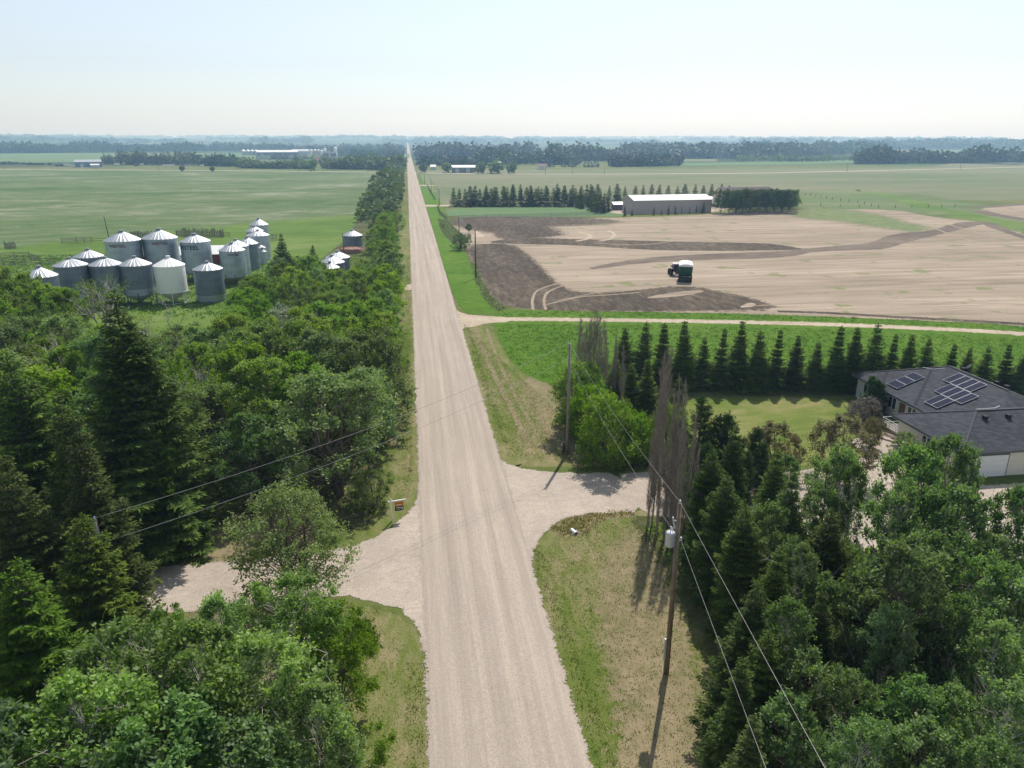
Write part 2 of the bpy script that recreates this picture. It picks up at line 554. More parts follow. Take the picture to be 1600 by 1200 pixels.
# ------------------------------------------------------------------ terrain sheet reaching the horizon
def build_ground():
    rs = [0.0] + list(np.geomspace(20, 12400, 90))
    na = 180
    vs = [(0, 0, 0)]
    for r in rs[1:]:
        for k in range(na):
            a = 2 * math.pi * k / na
            x, y = r * math.sin(a), r * math.cos(a)
            vs.append((x, y, float(hgt(x, y))))
    fs = [(0, 1 + (k + 1) % na, 1 + k) for k in range(na)]
    for i in range(len(rs) - 2):
        for k in range(na):
            k2 = (k + 1) % na
            fs.append((1 + i * na + k, 1 + i * na + k2, 1 + (i + 1) * na + k2, 1 + (i + 1) * na + k))
    me = bpy.data.meshes.new('ground')
    me.from_pydata(vs, [], fs)
    # near cover and far farmland in one material
    m, nt, b = new_mat('ground_cover')
    c = coords(nt)
    fine = noise(nt, c, 7.0, 5, 0.7)
    f = math_n(nt, 'ADD', math_n(nt, 'MULTIPLY', noise(nt, coords(nt, (1, .6, 1)), 0.05, 5, .6), .45),
               math_n(nt, 'ADD', math_n(nt, 'MULTIPLY', noise(nt, c, 0.6, 5, .6), .3), math_n(nt, 'MULTIPLY', fine, .25)))
    near = ramp(nt, f, [(0.36, (0.065, 0.11, 0.02)), (0.5, (0.125, 0.15, 0.04)), (0.62, (0.22, 0.19, 0.09))])
    vo = N(nt, 'TexVoronoi', feature='F1', distance='CHEBYCHEV')
    vo.inputs['Scale'].default_value = 0.0016
    vo.inputs['Randomness'].default_value = 0.8
    nt.links.new(c, vo.inputs['Vector'])
    sep = N(nt, 'SeparateColor'); nt.links.new(vo.outputs['Color'], sep.inputs[0])
    far = ramp(nt, sep.outputs[0], [(0.0, (0.05, 0.10, 0.035)), (0.35, (0.075, 0.13, 0.045)), (0.65, (0.11, 0.14, 0.07)), (0.9, (0.19, 0.185, 0.12))], 'CONSTANT')
    wood = ramp(nt, noise(nt, coords(nt, (1, 1, 1)), 0.0018, 5, 0.6), [(0.455, 0.0), (0.475, 1.0)])
    far = mix(nt, far, (0.035, 0.055, 0.022), wood)
    g = N(nt, 'NewGeometry'); ln = N(nt, 'VectorMath', operation='LENGTH')
    nt.links.new(g.outputs['Position'], ln.inputs[0])
    fac = ramp(nt, math_n(nt, 'DIVIDE', ln.outputs['Value'], 4000), [(0.24, 0.0), (0.30, 1.0)])
    nt.links.new(mix(nt, near, far, fac), b.inputs['Base Color'])
    b.inputs['Roughness'].default_value = 0.95
    b.inputs['Specular IOR Level'].default_value = 0.08
    bump(nt, b, fine, 0.6, 0.12)
    me.materials.append(m)
    me.update()
    tag(link(bpy.data.objects.new('ground', me)), kind='structure')
build_ground()

def far_patch(name, c4, mat, lift=0.6, nu=28, nv=6):
    """field on far rolling land: four corners given on the land, draped over it"""
    vs, ed = [], []
    P = [np.array(GT(*p)[:2]) for p in c4]
    for j in range(nv + 1):
        for i in range(nu + 1):
            u, v = i / nu, j / nv
            p = (P[0] * (1 - u) + P[1] * u) * (1 - v) + (P[3] * (1 - u) + P[2] * u) * v
            vs.append((p[0], p[1], float(hgt(p[0], p[1])) + lift)); ed.append(1.0)
    fs = [(j * (nu + 1) + i, j * (nu + 1) + i + 1, (j + 1) * (nu + 1) + i + 1, (j + 1) * (nu + 1) + i) for j in range(nv) for i in range(nu)]
    me = bpy.data.meshes.new(name)
    me.from_pydata(vs, [], fs)
    me.attributes.new('edge', 'FLOAT', 'POINT').data.foreach_set('value', ed)
    me.materials.append(mat); me.update()
    return tag(link(bpy.data.objects.new(name, me)), kind='structure')

# fields, from the far cross road back to the camera
z4 = lambda x, y: (1200 + x / 4.0, 280 + y / 4.0)
z3 = lambda x, y: (660 + x / 4.706, 260 + y / 4.706)
sheet('pasture', [(-600, 60), (-600, 960), (-430, 918), (-250, 880), (-12, 835), (-12, 60)], 0.004, GM['pasture'], 3, px=False, smooth=0)
sheet('pasture_green', [(-400, 400), (0, 388), (150, 372), (300, 358), (430, 345), (560, 335), (610, 330), (640, 400), (640, 520), (300, 540), (-200, 560)], 0.008, GM['pasture_green'], 14)
sheet('hay_field', [(9, 372), (9.5, 835), (300, 815), (650, 840), (1100, 1010), (1100, 250), (420, 350), (180, 380)], 0.004, GM['hay'], 3, px=False, smooth=0)
sheet('green_field', [(695, 326), (760, 323), (930, 322), (955, 331), (990, 337), (880, 339), (700, 341)], 0.008, GM['crop'], 2, smooth=1)
sheet('meadow', [z4(170, 90), z4(480, 50), z4(900, 90), z4(1400, 170), z4(1900, 200), z4(1900, 420), z4(1500, 330), z4(1200, 240), z4(880, 200), z4(230, 190), z4(100, 130)], 0.008, GM['rough'], 16)
sheet('meadow', [z4(*p) for p in [(560, 75), (800, 95), (1050, 130), (1210, 172), (1400, 225), (1600, 255), (1900, 300), (1900, 440), (1600, 365), (1450, 300), (1220, 245), (1000, 200), (760, 178), (700, 140)]], 0.010, GM['pasture_green'], 14)
sheet('stubble_field', [(700, 352), (760, 343), (870, 341), (1000, 340), (1130, 334), (1250, 327), (1400, 327), (1460, 340), (1545, 348), (1620, 372), (1800, 420), (2300, 520), (2300, 640), (1900, 540),
                        (1600, 508), (1400, 499), (1200, 491), (1000, 487), (870, 485), (800, 481), (772, 470), (750, 437), (733, 400), (728, 382), (712, 362)], 0.012, GM['stubble'], 1.5, smooth=1)
sheet('yard_gravel', [(938, 319), (1000, 315), (1140, 318), (1140, 331), (990, 336), (935, 331)], 0.012, GM['dirt'], 1.5)
sheet('grass_swath', [z4(*p) for p in [(130, 215), (240, 170), (480, 185), (700, 225), (880, 275), (1010, 295), (960, 328), (880, 322), (760, 312), (640, 292), (450, 262), (200, 243)]], 0.016, GM['weeds'], 10)
sheet('ploughed_soil', [z3(*p) for p in [(180, 400), (400, 368), (800, 373), (1150, 373), (1300, 385), (1470, 405), (1350, 425), (1100, 437), (915, 438), (1035, 490), (980, 517), (700, 535), (570, 535), (520, 490), (380, 470), (230, 435)]], 0.016, GM['soil'], 6, smooth=1)
sheet('ploughed_soil', [(728, 382), (796, 380), (820, 393), (840, 412), (860, 432), (872, 445), (900, 458), (960, 457), (1020, 451), (1060, 447), (1095, 449), (1130, 457), (1180, 467), (1222, 484), (1100, 486.5),
                        (1000, 486.5), (870, 485), (800, 481), (772, 470), (752, 440), (738, 412)], 0.016, GM['soil'], 4, smooth=1)
sheet('ploughed_soil', [(757, 379), (800, 372), (850, 372), (950, 375), (1100, 378.5), (1195, 380), (1230, 384), (1262, 390), (1215, 391), (1100, 392.5), (1000, 390), (900, 383), (800, 381)], 0.020, GM['soil'], 1.5, smooth=1)
sheet('half_ploughed_soil', [z4(*p) for p in [(150, 443), (500, 410), (640, 400), (760, 350), (850, 335), (1010, 325), (1150, 280), (1230, 265), (1400, 268), (1320, 287), (1150, 327), (960, 372), (850, 397),
                             (740, 437), (600, 442), (300, 452), (130, 487), (-160, 500), (-400, 505), (-800, 524), (-1090, 566), (-1130, 552), (-800, 494), (-400, 466), (0, 455)]], 0.024, GM['soil_light'], .9, smooth=1)
sheet('half_ploughed_soil', [z4(*p) for p in [(1340, 265), (1400, 270), (1470, 298), (1600, 355), (1800, 420), (1800, 440), (1590, 372), (1430, 316), (1350, 290)]], 0.021, GM['soil_light'], .8, smooth=1)
sheet('stubble_field', [z4(*p) for p in [(1315, 185), (1450, 172), (1700, 152), (1900, 160), (1900, 280), (1600, 243), (1400, 213)]], 0.020, GM['stubble'], 3, smooth=1)
ribbon('half_ploughed_soil', [z4(*p) for p in [(1310, 195), (1400, 221), (1600, 252), (1900, 292)]], 7, 0.0225, GM['soil_light'], fw=2)
ribbon('half_ploughed_soil', [z4(*p) for p in [(1240, 179), (1450, 169), (1700, 149)]], 6, 0.0245, GM['soil_light'], fw=2)
sheet('stubble_field', [(1004, 466), (1040, 458), (1090, 453), (1103, 455), (1080, 461), (1030, 466)], 0.020, GM['stubble'], 1.2)
sheet('stubble_field', [(1150, 481), (1170, 473), (1182, 474), (1178, 480)], 0.020, GM['stubble'], 1.0)
sheet('stubble_field', [z3(*p) for p in [(370, 470), (410, 475), (465, 515), (430, 520), (390, 520)]], 0.020, GM['dirt'], 1.0)
ribbon('ploughed_soil', [(1215, 486.5), (1300, 489), (1400, 495.5), (1600, 506), (1900, 527)], [1.5, 2.2], 0.018, GM['soil'], fw=.8)
for ln in ([(833, 484), (831, 470), (836, 456), (850, 449), (872, 443)], [(853, 484), (849, 470), (853, 458), (866, 451), (882, 446)], [(853, 476), (880, 470), (910, 463), (950, 461), (1000, 457)]):
    ribbon('wheel_track', ln, .55, 0.022, GM['track'], fw=.35)
# pale wheelings across the stubble
for ln, w in (([(930, 380), (1000, 384), (1060, 376)], .8), ([(1000, 352), (1080, 362), (1140, 378)], .6), ([(1100, 350), (1200, 362), (1290, 372), (1330, 374)], .6), ([(860, 352), (940, 350), (1100, 348), (1250, 352)], .5),
              ([(1180, 478), (1300, 470), (1450, 470), (1600, 476)], .6), ([(1200, 430), (1350, 432), (1600, 452)], .5), ([(870, 470), (960, 452), (1045, 441)], .45), ([(1100, 410), (1250, 412), (1400, 420), (1600, 424)], .5),
              ([(1460, 345), (1500, 356), (1560, 372)], .9), ([(1445, 350), (1480, 365), (1530, 380)], .9), ([(905, 362), (925, 368), (918, 374), (900, 377)], 1.4), ([(950, 360), (962, 366), (955, 374), (935, 377)], 1.2)):
    ribbon('wheel_track', ln, w, 0.027, GM['track'] if w < 1 else GM['dirt'], fw=.5)

# bright uncut grass on both sides of the field track
sheet('tall_grass_strip', [(762, 487), (800, 484), (870, 486), (1000, 487.5), (1200, 490.5), (1400, 499), (1600, 509), (2300, 560), (2300, 760), (1600, 640), (1300, 612), (1100, 612), (905, 609), (885, 606), (850, 598), (815, 582), (795, 562), (782, 535), (773, 512)], 0.008, GM['bright'], 1.2, smooth=1)
ribbon('field_track', [(716, 499), (735, 498), (760, 498.5), (860, 499), (1000, 500.5), (1250, 505), (1450, 513), (1600, 521), (1900, 545)], [2.6, 2.6], 0.014, GM['dirt'], fw=2.2)
sheet('track_mouth', [(706, 478), (722, 491), (760, 494), (800, 496), (800, 503), (760, 505), (740, 511), (722, 512), (726, 525), (700, 525), (700, 480)], 0.018, GM['dirt'], .8, smooth=1)
# verges beside the road
sheet('road_verge', [(7.4, 24), (7.4, 61), (9, 64), (13, 63.5), (22, 62.5), (24, 70), (20, 80), (14, 96), (12, 124), (7.4, 127)], 0.006, GM['verge'], 1.5, px=False, smooth=1)
sheet('dry_verge', [(822, 588), (850, 600), (890, 606), (930, 615), (920, 660), (925, 715), (905, 728), (870, 712), (850, 680), (835, 640), (812, 600)], 0.010, GM['dry'], 3.0)
ribbon('dry_verge', [(742, 512), (760, 560), (790, 620), (830, 700)], .8, 0.010, GM['dry'], fw=1.4)
ribbon('dry_verge', [(760, 512), (776, 560), (806, 620), (845, 690)], .5, 0.011, GM['dry'], fw=1.0)
sheet('road_verge', [(835, 850), (850, 832), (880, 815), (930, 803), (1000, 797), (1050, 800), (1085, 850), (1110, 960), (1150, 1060), (1200, 1300), (880, 1300), (860, 1010)], 0.010, GM['verge'], 1.0, smooth=1)
sheet('dry_verge', [(950, 850), (1000, 815), (1040, 830), (1060, 940), (1090, 1060), (1130, 1330), (980, 1330), (955, 1060), (930, 960)], 0.014, GM['dry'], 3.0)
sheet('weedy_patch', [(862, 826), (890, 810), (930, 803), (985, 797), (990, 803), (940, 812), (915, 835), (880, 838)], 0.018, GM['dry'], 2.2)
sheet('road_verge', [(-5.4, 16), (-.1, 16), (-.1, 38.5), (-1.2, 41.2), (-3.4, 43.0), (-6, 43.6), (-9, 43.6), (-12, 42), (-14, 30)], 0.010, GM['verge'], .8, px=False, smooth=1)
sheet('dry_verge', [(-24, 20), (-9, 20), (-6.5, 41), (-10, 43.4), (-25, 44.5)], 0.012, GM['dry'], 2.5, px=False, smooth=1)
sheet('dry_verge', [(-24, 50), (-15, 50.6), (-8, 51), (-9, 56), (-14, 59), (-22, 58)], 0.012, GM['dry'], 3, px=False, smooth=1)
sheet('road_verge', [(-4.5, 51.5), (-3.2, 52.6), (-.6, 57.6), (-.2, 62), (-.2, 300), (-4.5, 300), (-5, 100)], 0.010, GM['verge'], .7, px=False, smooth=0)
ribbon('dry_verge', [(-.9, 60), (-1.0, 90), (-.9, 130), (-1.3, 180), (-1.2, 240)], [.7, 1.0], 0.013, GM['dry'], px=False, fw=.9)
sheet('green_verge', [(652, 272), (664, 272), (690, 320), (700, 340), (716, 378), (738, 415), (746, 440), (760, 466), (778, 484), (760, 491), (724, 491), (700, 440), (678, 360), (664, 318)], 0.012, GM['bright'], .8, smooth=1)
sheet('weedy_patch', [(684, 342), (700, 345), (716, 362), (732, 372), (730, 380), (712, 384), (698, 372), (688, 358)], 0.016, GM['weeds'], 2.0)
sheet('weedy_patch', [(737, 412), (744, 412), (752, 437), (768, 464), (790, 480), (778, 488), (756, 466), (744, 440)], 0.016, GM['weeds'], 1.5)
sheet('weedy_patch', [(654, 272), (667, 272), (676, 286), (684, 300), (676, 300), (662, 290)], 0.016, GM['weeds'], 3.0)
# wood floor
sheet('wood_floor', [(-95, 62), (-60, 48), (-28, 50), (-22, 58), (-14, 57.5), (-5, 53.5), (-4, 57), (-4.2, 300), (-4.5, 640), (-19, 640), (-21, 240), (-24, 200), (-26, 130), (-40, 118), (-70, 118), (-98, 110)], 0.014, GM['litter'], 1.2, px=False, smooth=0)
sheet('wood_floor', [(-95, -20), (-14, -20), (-13, 30), (-15, 42), (-26, 44), (-95, 44)], 0.016, GM['litter'], 2, px=False, smooth=0)
sheet('lawn', [(20, 81.5), (33, 80.8), (52, 78.5), (53.5, 68), (50, 66), (46, 62), (36, 59.5), (27, 61.5), (22, 64)], 0.008, GM['lawn'], 1.2, px=False, smooth=1)
sheet('wood_floor', [(21, 83.5), (120, 72), (120, 66), (70, 80), (53, 79.5), (33, 81.5), (20, 82)], 0.012, GM['litter'], 1.5, px=False, smooth=0)
sheet('wood_floor', [(17.5, 53), (22, 51), (28, 47), (40, 44), (55, 44), (90, 46), (90, -20), (19, -20), (17, 35)], 0.014, GM['litter'], 2, px=False, smooth=0)
sheet('wood_floor', [(17.5, 61.8), (22, 62), (27, 61.5), (22, 70), (24, 83), (18, 84), (16.5, 72)], 0.016, GM['litter'], 1.5, px=False, smooth=1)
sheet('house_drive', [(18, 61), (21, 61.2), (26, 60.4), (34, 58.8), (42, 60.8), (48.6, 63), (49, 54), (58, 54.2), (70, 52), (70, 45), (58, 46), (45, 42), (36, 44), (28, 47.5), (22, 51.5), (18, 53.4)], 0.022, GM['gravel_x'], .8, px=False, smooth=1)
sheet('bare_soil', [(31.5, 41), (37, 41.5), (37, 36), (31, 37)], 0.026, GM['dry'], 1.5, px=False)
sheet('patio', [(46, 66.5), (53, 66.5), (50, 60), (48.5, 58), (46.5, 60), (44, 64)], 0.030, GM['gravel_x'], .4, px=False, smooth=1)
# driveway mouths flaring into the road
sheet('driveway', [(7.2, 70), (7.35, 66.5), (8.6, 64.3), (10.5, 62.9), (14, 61.8), (19, 61.2), (19, 53.3), (14.5, 54), (11.4, 53.3), (9.0, 50.6), (7.6, 46.0), (7.3, 40), (5, 40), (5, 70)], 0.026, GM['gravel_x'], 1.0, px=False, smooth=1)
sheet('driveway', [(.3, 64), (-.3, 60), (-.9, 56.6), (-3.2, 52.8), (-6, 50.8), (-15, 50.1), (-28, 50.3), (-60, 48), (-60, 43), (-28, 44.6), (-14.5, 44.0), (-6, 44.9), (-3.4, 43.5), (-1.2, 42.2), (-.3, 38.5), (-.1, 34), (2, 34), (2, 64)], 0.026, GM['gravel_x'], 1.0, px=False, smooth=1)
# small field entrances on the left edge of the road
sheet('field_entrance', [(638, 444), (645, 444), (645, 452), (634, 455), (632, 449)], 0.022, GM['dirt'], .8)
sheet('field_entrance', [(690, 320.2), (740, 319.8), (800, 320.5), (960, 320.5), (960, 322), (800, 322.3), (740, 321.7), (662, 323), (662, 320)], 0.024, GM['dirt'], 1.2, smooth=0)
sheet('field_entrance', [(656, 289), (662, 289), (680, 289.6), (680, 290.4), (656, 290.6)], 0.024, GM['dirt'], 1.0, smooth=0)

# the gravel road, slightly crowned, running to the horizon over the rolling land
def build_road():
    ys = list(np.arange(-30, 300, 10)) + list(np.arange(300, 1500, 50)) + list(np.arange(1500, 11000, 120))
    xs = [(-.75, -.002, 0), (.3, .004, 1), (2.2, .03, 1), (3.9, .045, 1), (5.7, .03, 1), (7.4, .004, 1), (8.45, -.002, 0)]
    vs, ed = [], []
    for y in ys:
        far = max(0.0, (y - 1500) / 1500) * 1.0
        for x, z, e in xs:
            gx = x - .9 * min(1, y / 900)
            vs.append((gx, y, float(hgt(gx, y)) + .034 + z + min(far, 1.2))); ed.append(float(e))
    nx = len(xs)
    fs = [(j * nx + i, j * nx + i + 1, (j + 1) * nx + i + 1, (j + 1) * nx + i) for j in range(len(ys) - 1) for i in range(nx - 1)]
    me = bpy.data.meshes.new('gravel_road')
    me.from_pydata(vs, [], fs)
    me.attributes.new('edge', 'FLOAT', 'POINT').data.foreach_set('value', ed)
    me.materials.append(GM['gravel']); me.update()
    tag(link(bpy.data.objects.new('gravel_road', me)), kind='structure')
build_road()
ribbon('cross_road', [(-700, 262.5), (0, 264.6), (250, 266), (400, 267), (595, 269.2), (700, 271), (870, 272.2), (1150, 271.3), (1300, 268.2), (1450, 264.6), (1600, 261), (1800, 255.5)], 8.5, 0.045, gravel_mat('cross_road_gravel', 'x', light=1.25), fw=1.0)
# far fields
far_patch('far_field', [(-100, 256), (400, 253), (400, 239), (-100, 241)], GM['crop'])
far_patch('far_field', [(1000, 262), (1700, 248), (1700, 244), (1000, 256)], GM['crop'], .3)
far_patch('far_field', [(1350, 238.5), (1410, 238.5), (1410, 236), (1350, 236)], GM['crop'])
far_patch('far_field', [(1440, 239), (1700, 238), (1700, 234), (1440, 235)], GM['crop'])
far_patch('far_field', [(900, 234), (980, 234), (980, 231), (900, 231)], GM['hay'])
far_patch('far_field', [(1060, 253), (1120, 253), (1120, 249), (1060, 249)], GM['hay'])
far_patch('far_field', [(530, 247), (640, 246), (640, 241), (540, 242)], GM['crop'])
# ------------------------------------------------------------------ foliage materials
LM = {
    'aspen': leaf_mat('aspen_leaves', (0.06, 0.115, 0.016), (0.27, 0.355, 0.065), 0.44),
    'poplar': leaf_mat('poplar_leaves', (0.05, 0.09, 0.035), (0.25, 0.33, 0.15), 0.4, hue=.03),
    'poplar_light': leaf_mat('light_poplar_leaves', (0.08, 0.135, 0.035), (0.30, 0.40, 0.14), 0.42, hue=.02),
    'maple': leaf_mat('maple_leaves', (0.08, 0.145, 0.02), (0.23, 0.30, 0.05), 0.38, hue=.02),
    'pink': leaf_mat('blossom_leaves', (0.13, 0.12, 0.06), (0.31, 0.25, 0.17), 0.3, hue=.02),
    'lilac': leaf_mat('lilac_leaves', (0.12, 0.105, 0.10), (0.27, 0.225, 0.235), 0.2, hue=.02),
    'white': leaf_mat('blossom_white', (0.10, 0.15, 0.06), (0.42, 0.44, 0.38), 0.2, hue=.02),
    'cedar': leaf_mat('cedar_leaves', (0.02, 0.055, 0.012), (0.05, 0.11, 0.02), 0.15, hue=.02),
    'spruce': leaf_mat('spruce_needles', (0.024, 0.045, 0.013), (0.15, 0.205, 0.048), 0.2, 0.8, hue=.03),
    'pine': leaf_mat('pine_needles', (0.030, 0.055, 0.022), (0.085, 0.12, 0.045), 0.15, 0.6, hue=.03),
    'olive': leaf_mat('willow_leaves', (0.085, 0.12, 0.04), (0.24, 0.29, 0.12), 0.35, hue=.04),
    'far': leaf_mat('far_leaves', (0.018, 0.036, 0.020), (0.060, 0.092, 0.042), 0.15),
    'far_bright': leaf_mat('far_bright_leaves', (0.07, 0.11, 0.03), (0.15, 0.20, 0.07), 0.2),
    'far_grey': leaf_mat('far_grey_twigs', (0.07, 0.085, 0.05), (0.17, 0.18, 0.12), 0.2),
    'grass': leaf_mat('grass_blades', (0.07, 0.14, 0.015), (0.19, 0.28, 0.06), 0.35),
    'verge_grass': leaf_mat('verge_grass_blades', (0.09, 0.125, 0.025), (0.23, 0.25, 0.08), 0.3),
    'weed': leaf_mat('weed_leaves', (0.12, 0.16, 0.06), (0.36, 0.40, 0.26), 0.25),
    'strawy': leaf_mat('dry_grass_blades', (0.14, 0.13, 0.05), (0.32, 0.27, 0.14), 0.2),
}
BARK = plain('grey_brown_bark', (0.13, 0.105, 0.08), 0.9, var=.35, scale=6)
BARK_PALE = plain('pale_bark', (0.46, 0.43, 0.37), 0.9, var=.35, scale=5)
TWIG = plain('dead_grey_twigs', (0.31, 0.265, 0.22), 0.9, var=.3, scale=3)

def unit(v):
    return v / (np.linalg.norm(v, axis=-1, keepdims=True) + 1e-9)

def diamonds(rng, P, L, W, up=0.4, D=None, hang=0.0):
    """leaf shaped quads: foot, side, tip, side, at points P; D = preferred direction of the leaf"""
    n = len(P)
    a = unit(rng.normal(size=(n, 3))) if D is None else unit(D + rng.normal(size=(n, 3)) * 0.35)
    a[:, 2] -= hang; a = unit(a)
    nr = unit(rng.normal(size=(n, 3)) + np.array([0, 0, up * 2]))
    s = unit(np.cross(a, nr))
    L = (L * rng.uniform(.7, 1.3, n))[:, None]; W = (W * rng.uniform(.7, 1.3, n))[:, None]
    return np.stack([P, P + a * L * .45 + s * W / 2, P + a * L, P + a * L * .45 - s * W / 2], 1)

def limb(mb, a, b, r0, r1, rng, sag=.12, n=4, sides=5):
    a, b = np.array(a, float), np.array(b, float)
    L = np.linalg.norm(b - a)
    pts = []
    off = rng.normal(size=3) * L * .06
    for i in range(n + 1):
        t = i / n
        p = a + (b - a) * t + off * math.sin(t * math.pi) + np.array([0, 0, sag * L * math.sin(t * math.pi)])
        pts.append(p)
    mb.tube(pts, [r0 + (r1 - r0) * i / n for i in range(n + 1)], sides, cap=False)
    return pts

def make_leafy(seed, H=9.0, Rw=2.6, base=.22, nclump=70, nleaf=170, leaf=.17, mat='aspen', bark=None, spread=.27, top=.75,
               stems=1, bare=0, name='leafy_tree', round_=1.0, trunk_r=None):
    rng = np.random.default_rng(seed)
    root = empty(name)
    mb = MB()
    tr = trunk_r or H * .016
    stemtops = []
    for s in range(stems):
        off = np.zeros(3) if stems == 1 else np.append(rng.normal(size=2) * Rw * .25, 0)
        pts, rad = [], []
        k = 7
        for i in range(k + 1):
            t = i / k
            p = np.array([0, 0, H * .9 * t]) + off * t * 1.5 + np.append(rng.normal(size=2) * H * .012 * (i > 0), 0) + off * .25
            pts.append(p); rad.append(tr * (1 - t) ** .8 + .015)
        mb.tube(pts, rad, 7, cap=False)
        stemtops.append(pts)
    ph = rng.uniform(0, 6.28, 4)
    C, S = [], []
    for i in range(nclump):
        u = base + (1 - base) * rng.uniform(0, 1) ** .9
        v = (u - base) / (1 - base)
        prof = (max(0.0, 1 - abs((v - .42) / .6) ** 2.3)) ** .5 if v < .97 else .15
        prof = max(prof, .12)
        a = rng.uniform(0, 6.28)
        lump = 1 + .22 * math.sin(2 * a + ph[0] + v * 3) + .16 * math.sin(3 * a + ph[1] - v * 5)
        rr = Rw * prof * lump * (rng.uniform(.25, 1) ** .5) * round_
        C.append([rr * math.cos(a), rr * math.sin(a), u * H])
        S.append(Rw * spread * rng.uniform(.6, 1.25) * (.55 + .45 * prof))
    C = np.array(C); S = np.array(S)
    for c, s in zip(C, S):
        st = stemtops[rng.integers(len(stemtops))]
        zi = max(.12 * H, c[2] - np.hypot(c[0], c[1]) * rng.uniform(.6, 1.3) - .2)
        t = min(zi / (H * .9), .93)
        i = t * (len(st) - 1); i0 = int(i)
        p0 = st[i0] + (st[min(i0 + 1, len(st) - 1)] - st[i0]) * (i - i0)
        pts = limb(mb, p0, c, tr * .32 * (1 - t) + .012, .008, rng, sag=-.08, n=3, sides=4)
        for q in range(2):
            limb(mb, pts[2], c + rng.normal(size=3) * s * .9, .012, .004, rng, n=1, sides=3)
    for _ in range(bare):          # dead bare limbs sticking out of the crown
        a = rng.uniform(0, 6.28); z = rng.uniform(.4, .8) * H
        e = np.array([math.cos(a) * Rw * 1.25, math.sin(a) * Rw * 1.25, z + H * rng.uniform(.05, .25)])
        pts = limb(mb, [0, 0, z * .8], e, .045, .01, rng, n=4, sides=4)
        for q in range(8):
            pq = pts[rng.integers(2, 5)]
            limb(mb, pq, pq + unit(rng.normal(size=3) + unit(e)) * rng.uniform(.4, 1.1), .014, .004, rng, n=2, sides=3)
    mb.build('trunk', bark or BARK, root, True)
    P, T = [], []
    ctr = np.array([0, 0, (base + (1 - base) * .35) * H])
    for c, s in zip(C, S):
        # short leafy shoots fanning outwards and upwards from each limb end
        ns = max(6, int(nleaf / 13 * rng.uniform(.7, 1.3)))
        o_ = unit((c - ctr)[None, :] * np.array([1, 1, .6]))
        d = unit(rng.normal(size=(ns, 3)) * .75 + o_ * .55 + np.array([0, 0, .55]))
        ln = s * rng.uniform(.7, 1.5, ns)
        per = 13
        f = rng.uniform(.12, 1, (ns, per)) ** .8
        p = c + d[:, None, :] * (ln[:, None] * f)[..., None] + rng.normal(size=(ns, per, 3)) * leaf * .55
        P.append(p.reshape(-1, 3))
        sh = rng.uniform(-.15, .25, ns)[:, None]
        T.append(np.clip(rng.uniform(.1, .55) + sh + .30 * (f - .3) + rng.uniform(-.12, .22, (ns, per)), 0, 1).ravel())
    P = np.concatenate(P); T = np.concatenate(T)
    Q = diamonds(rng, P, leaf * 1.12, leaf * .8, .6)
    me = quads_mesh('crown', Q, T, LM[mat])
    link(bpy.data.objects.new('crown', me), root)
    return root

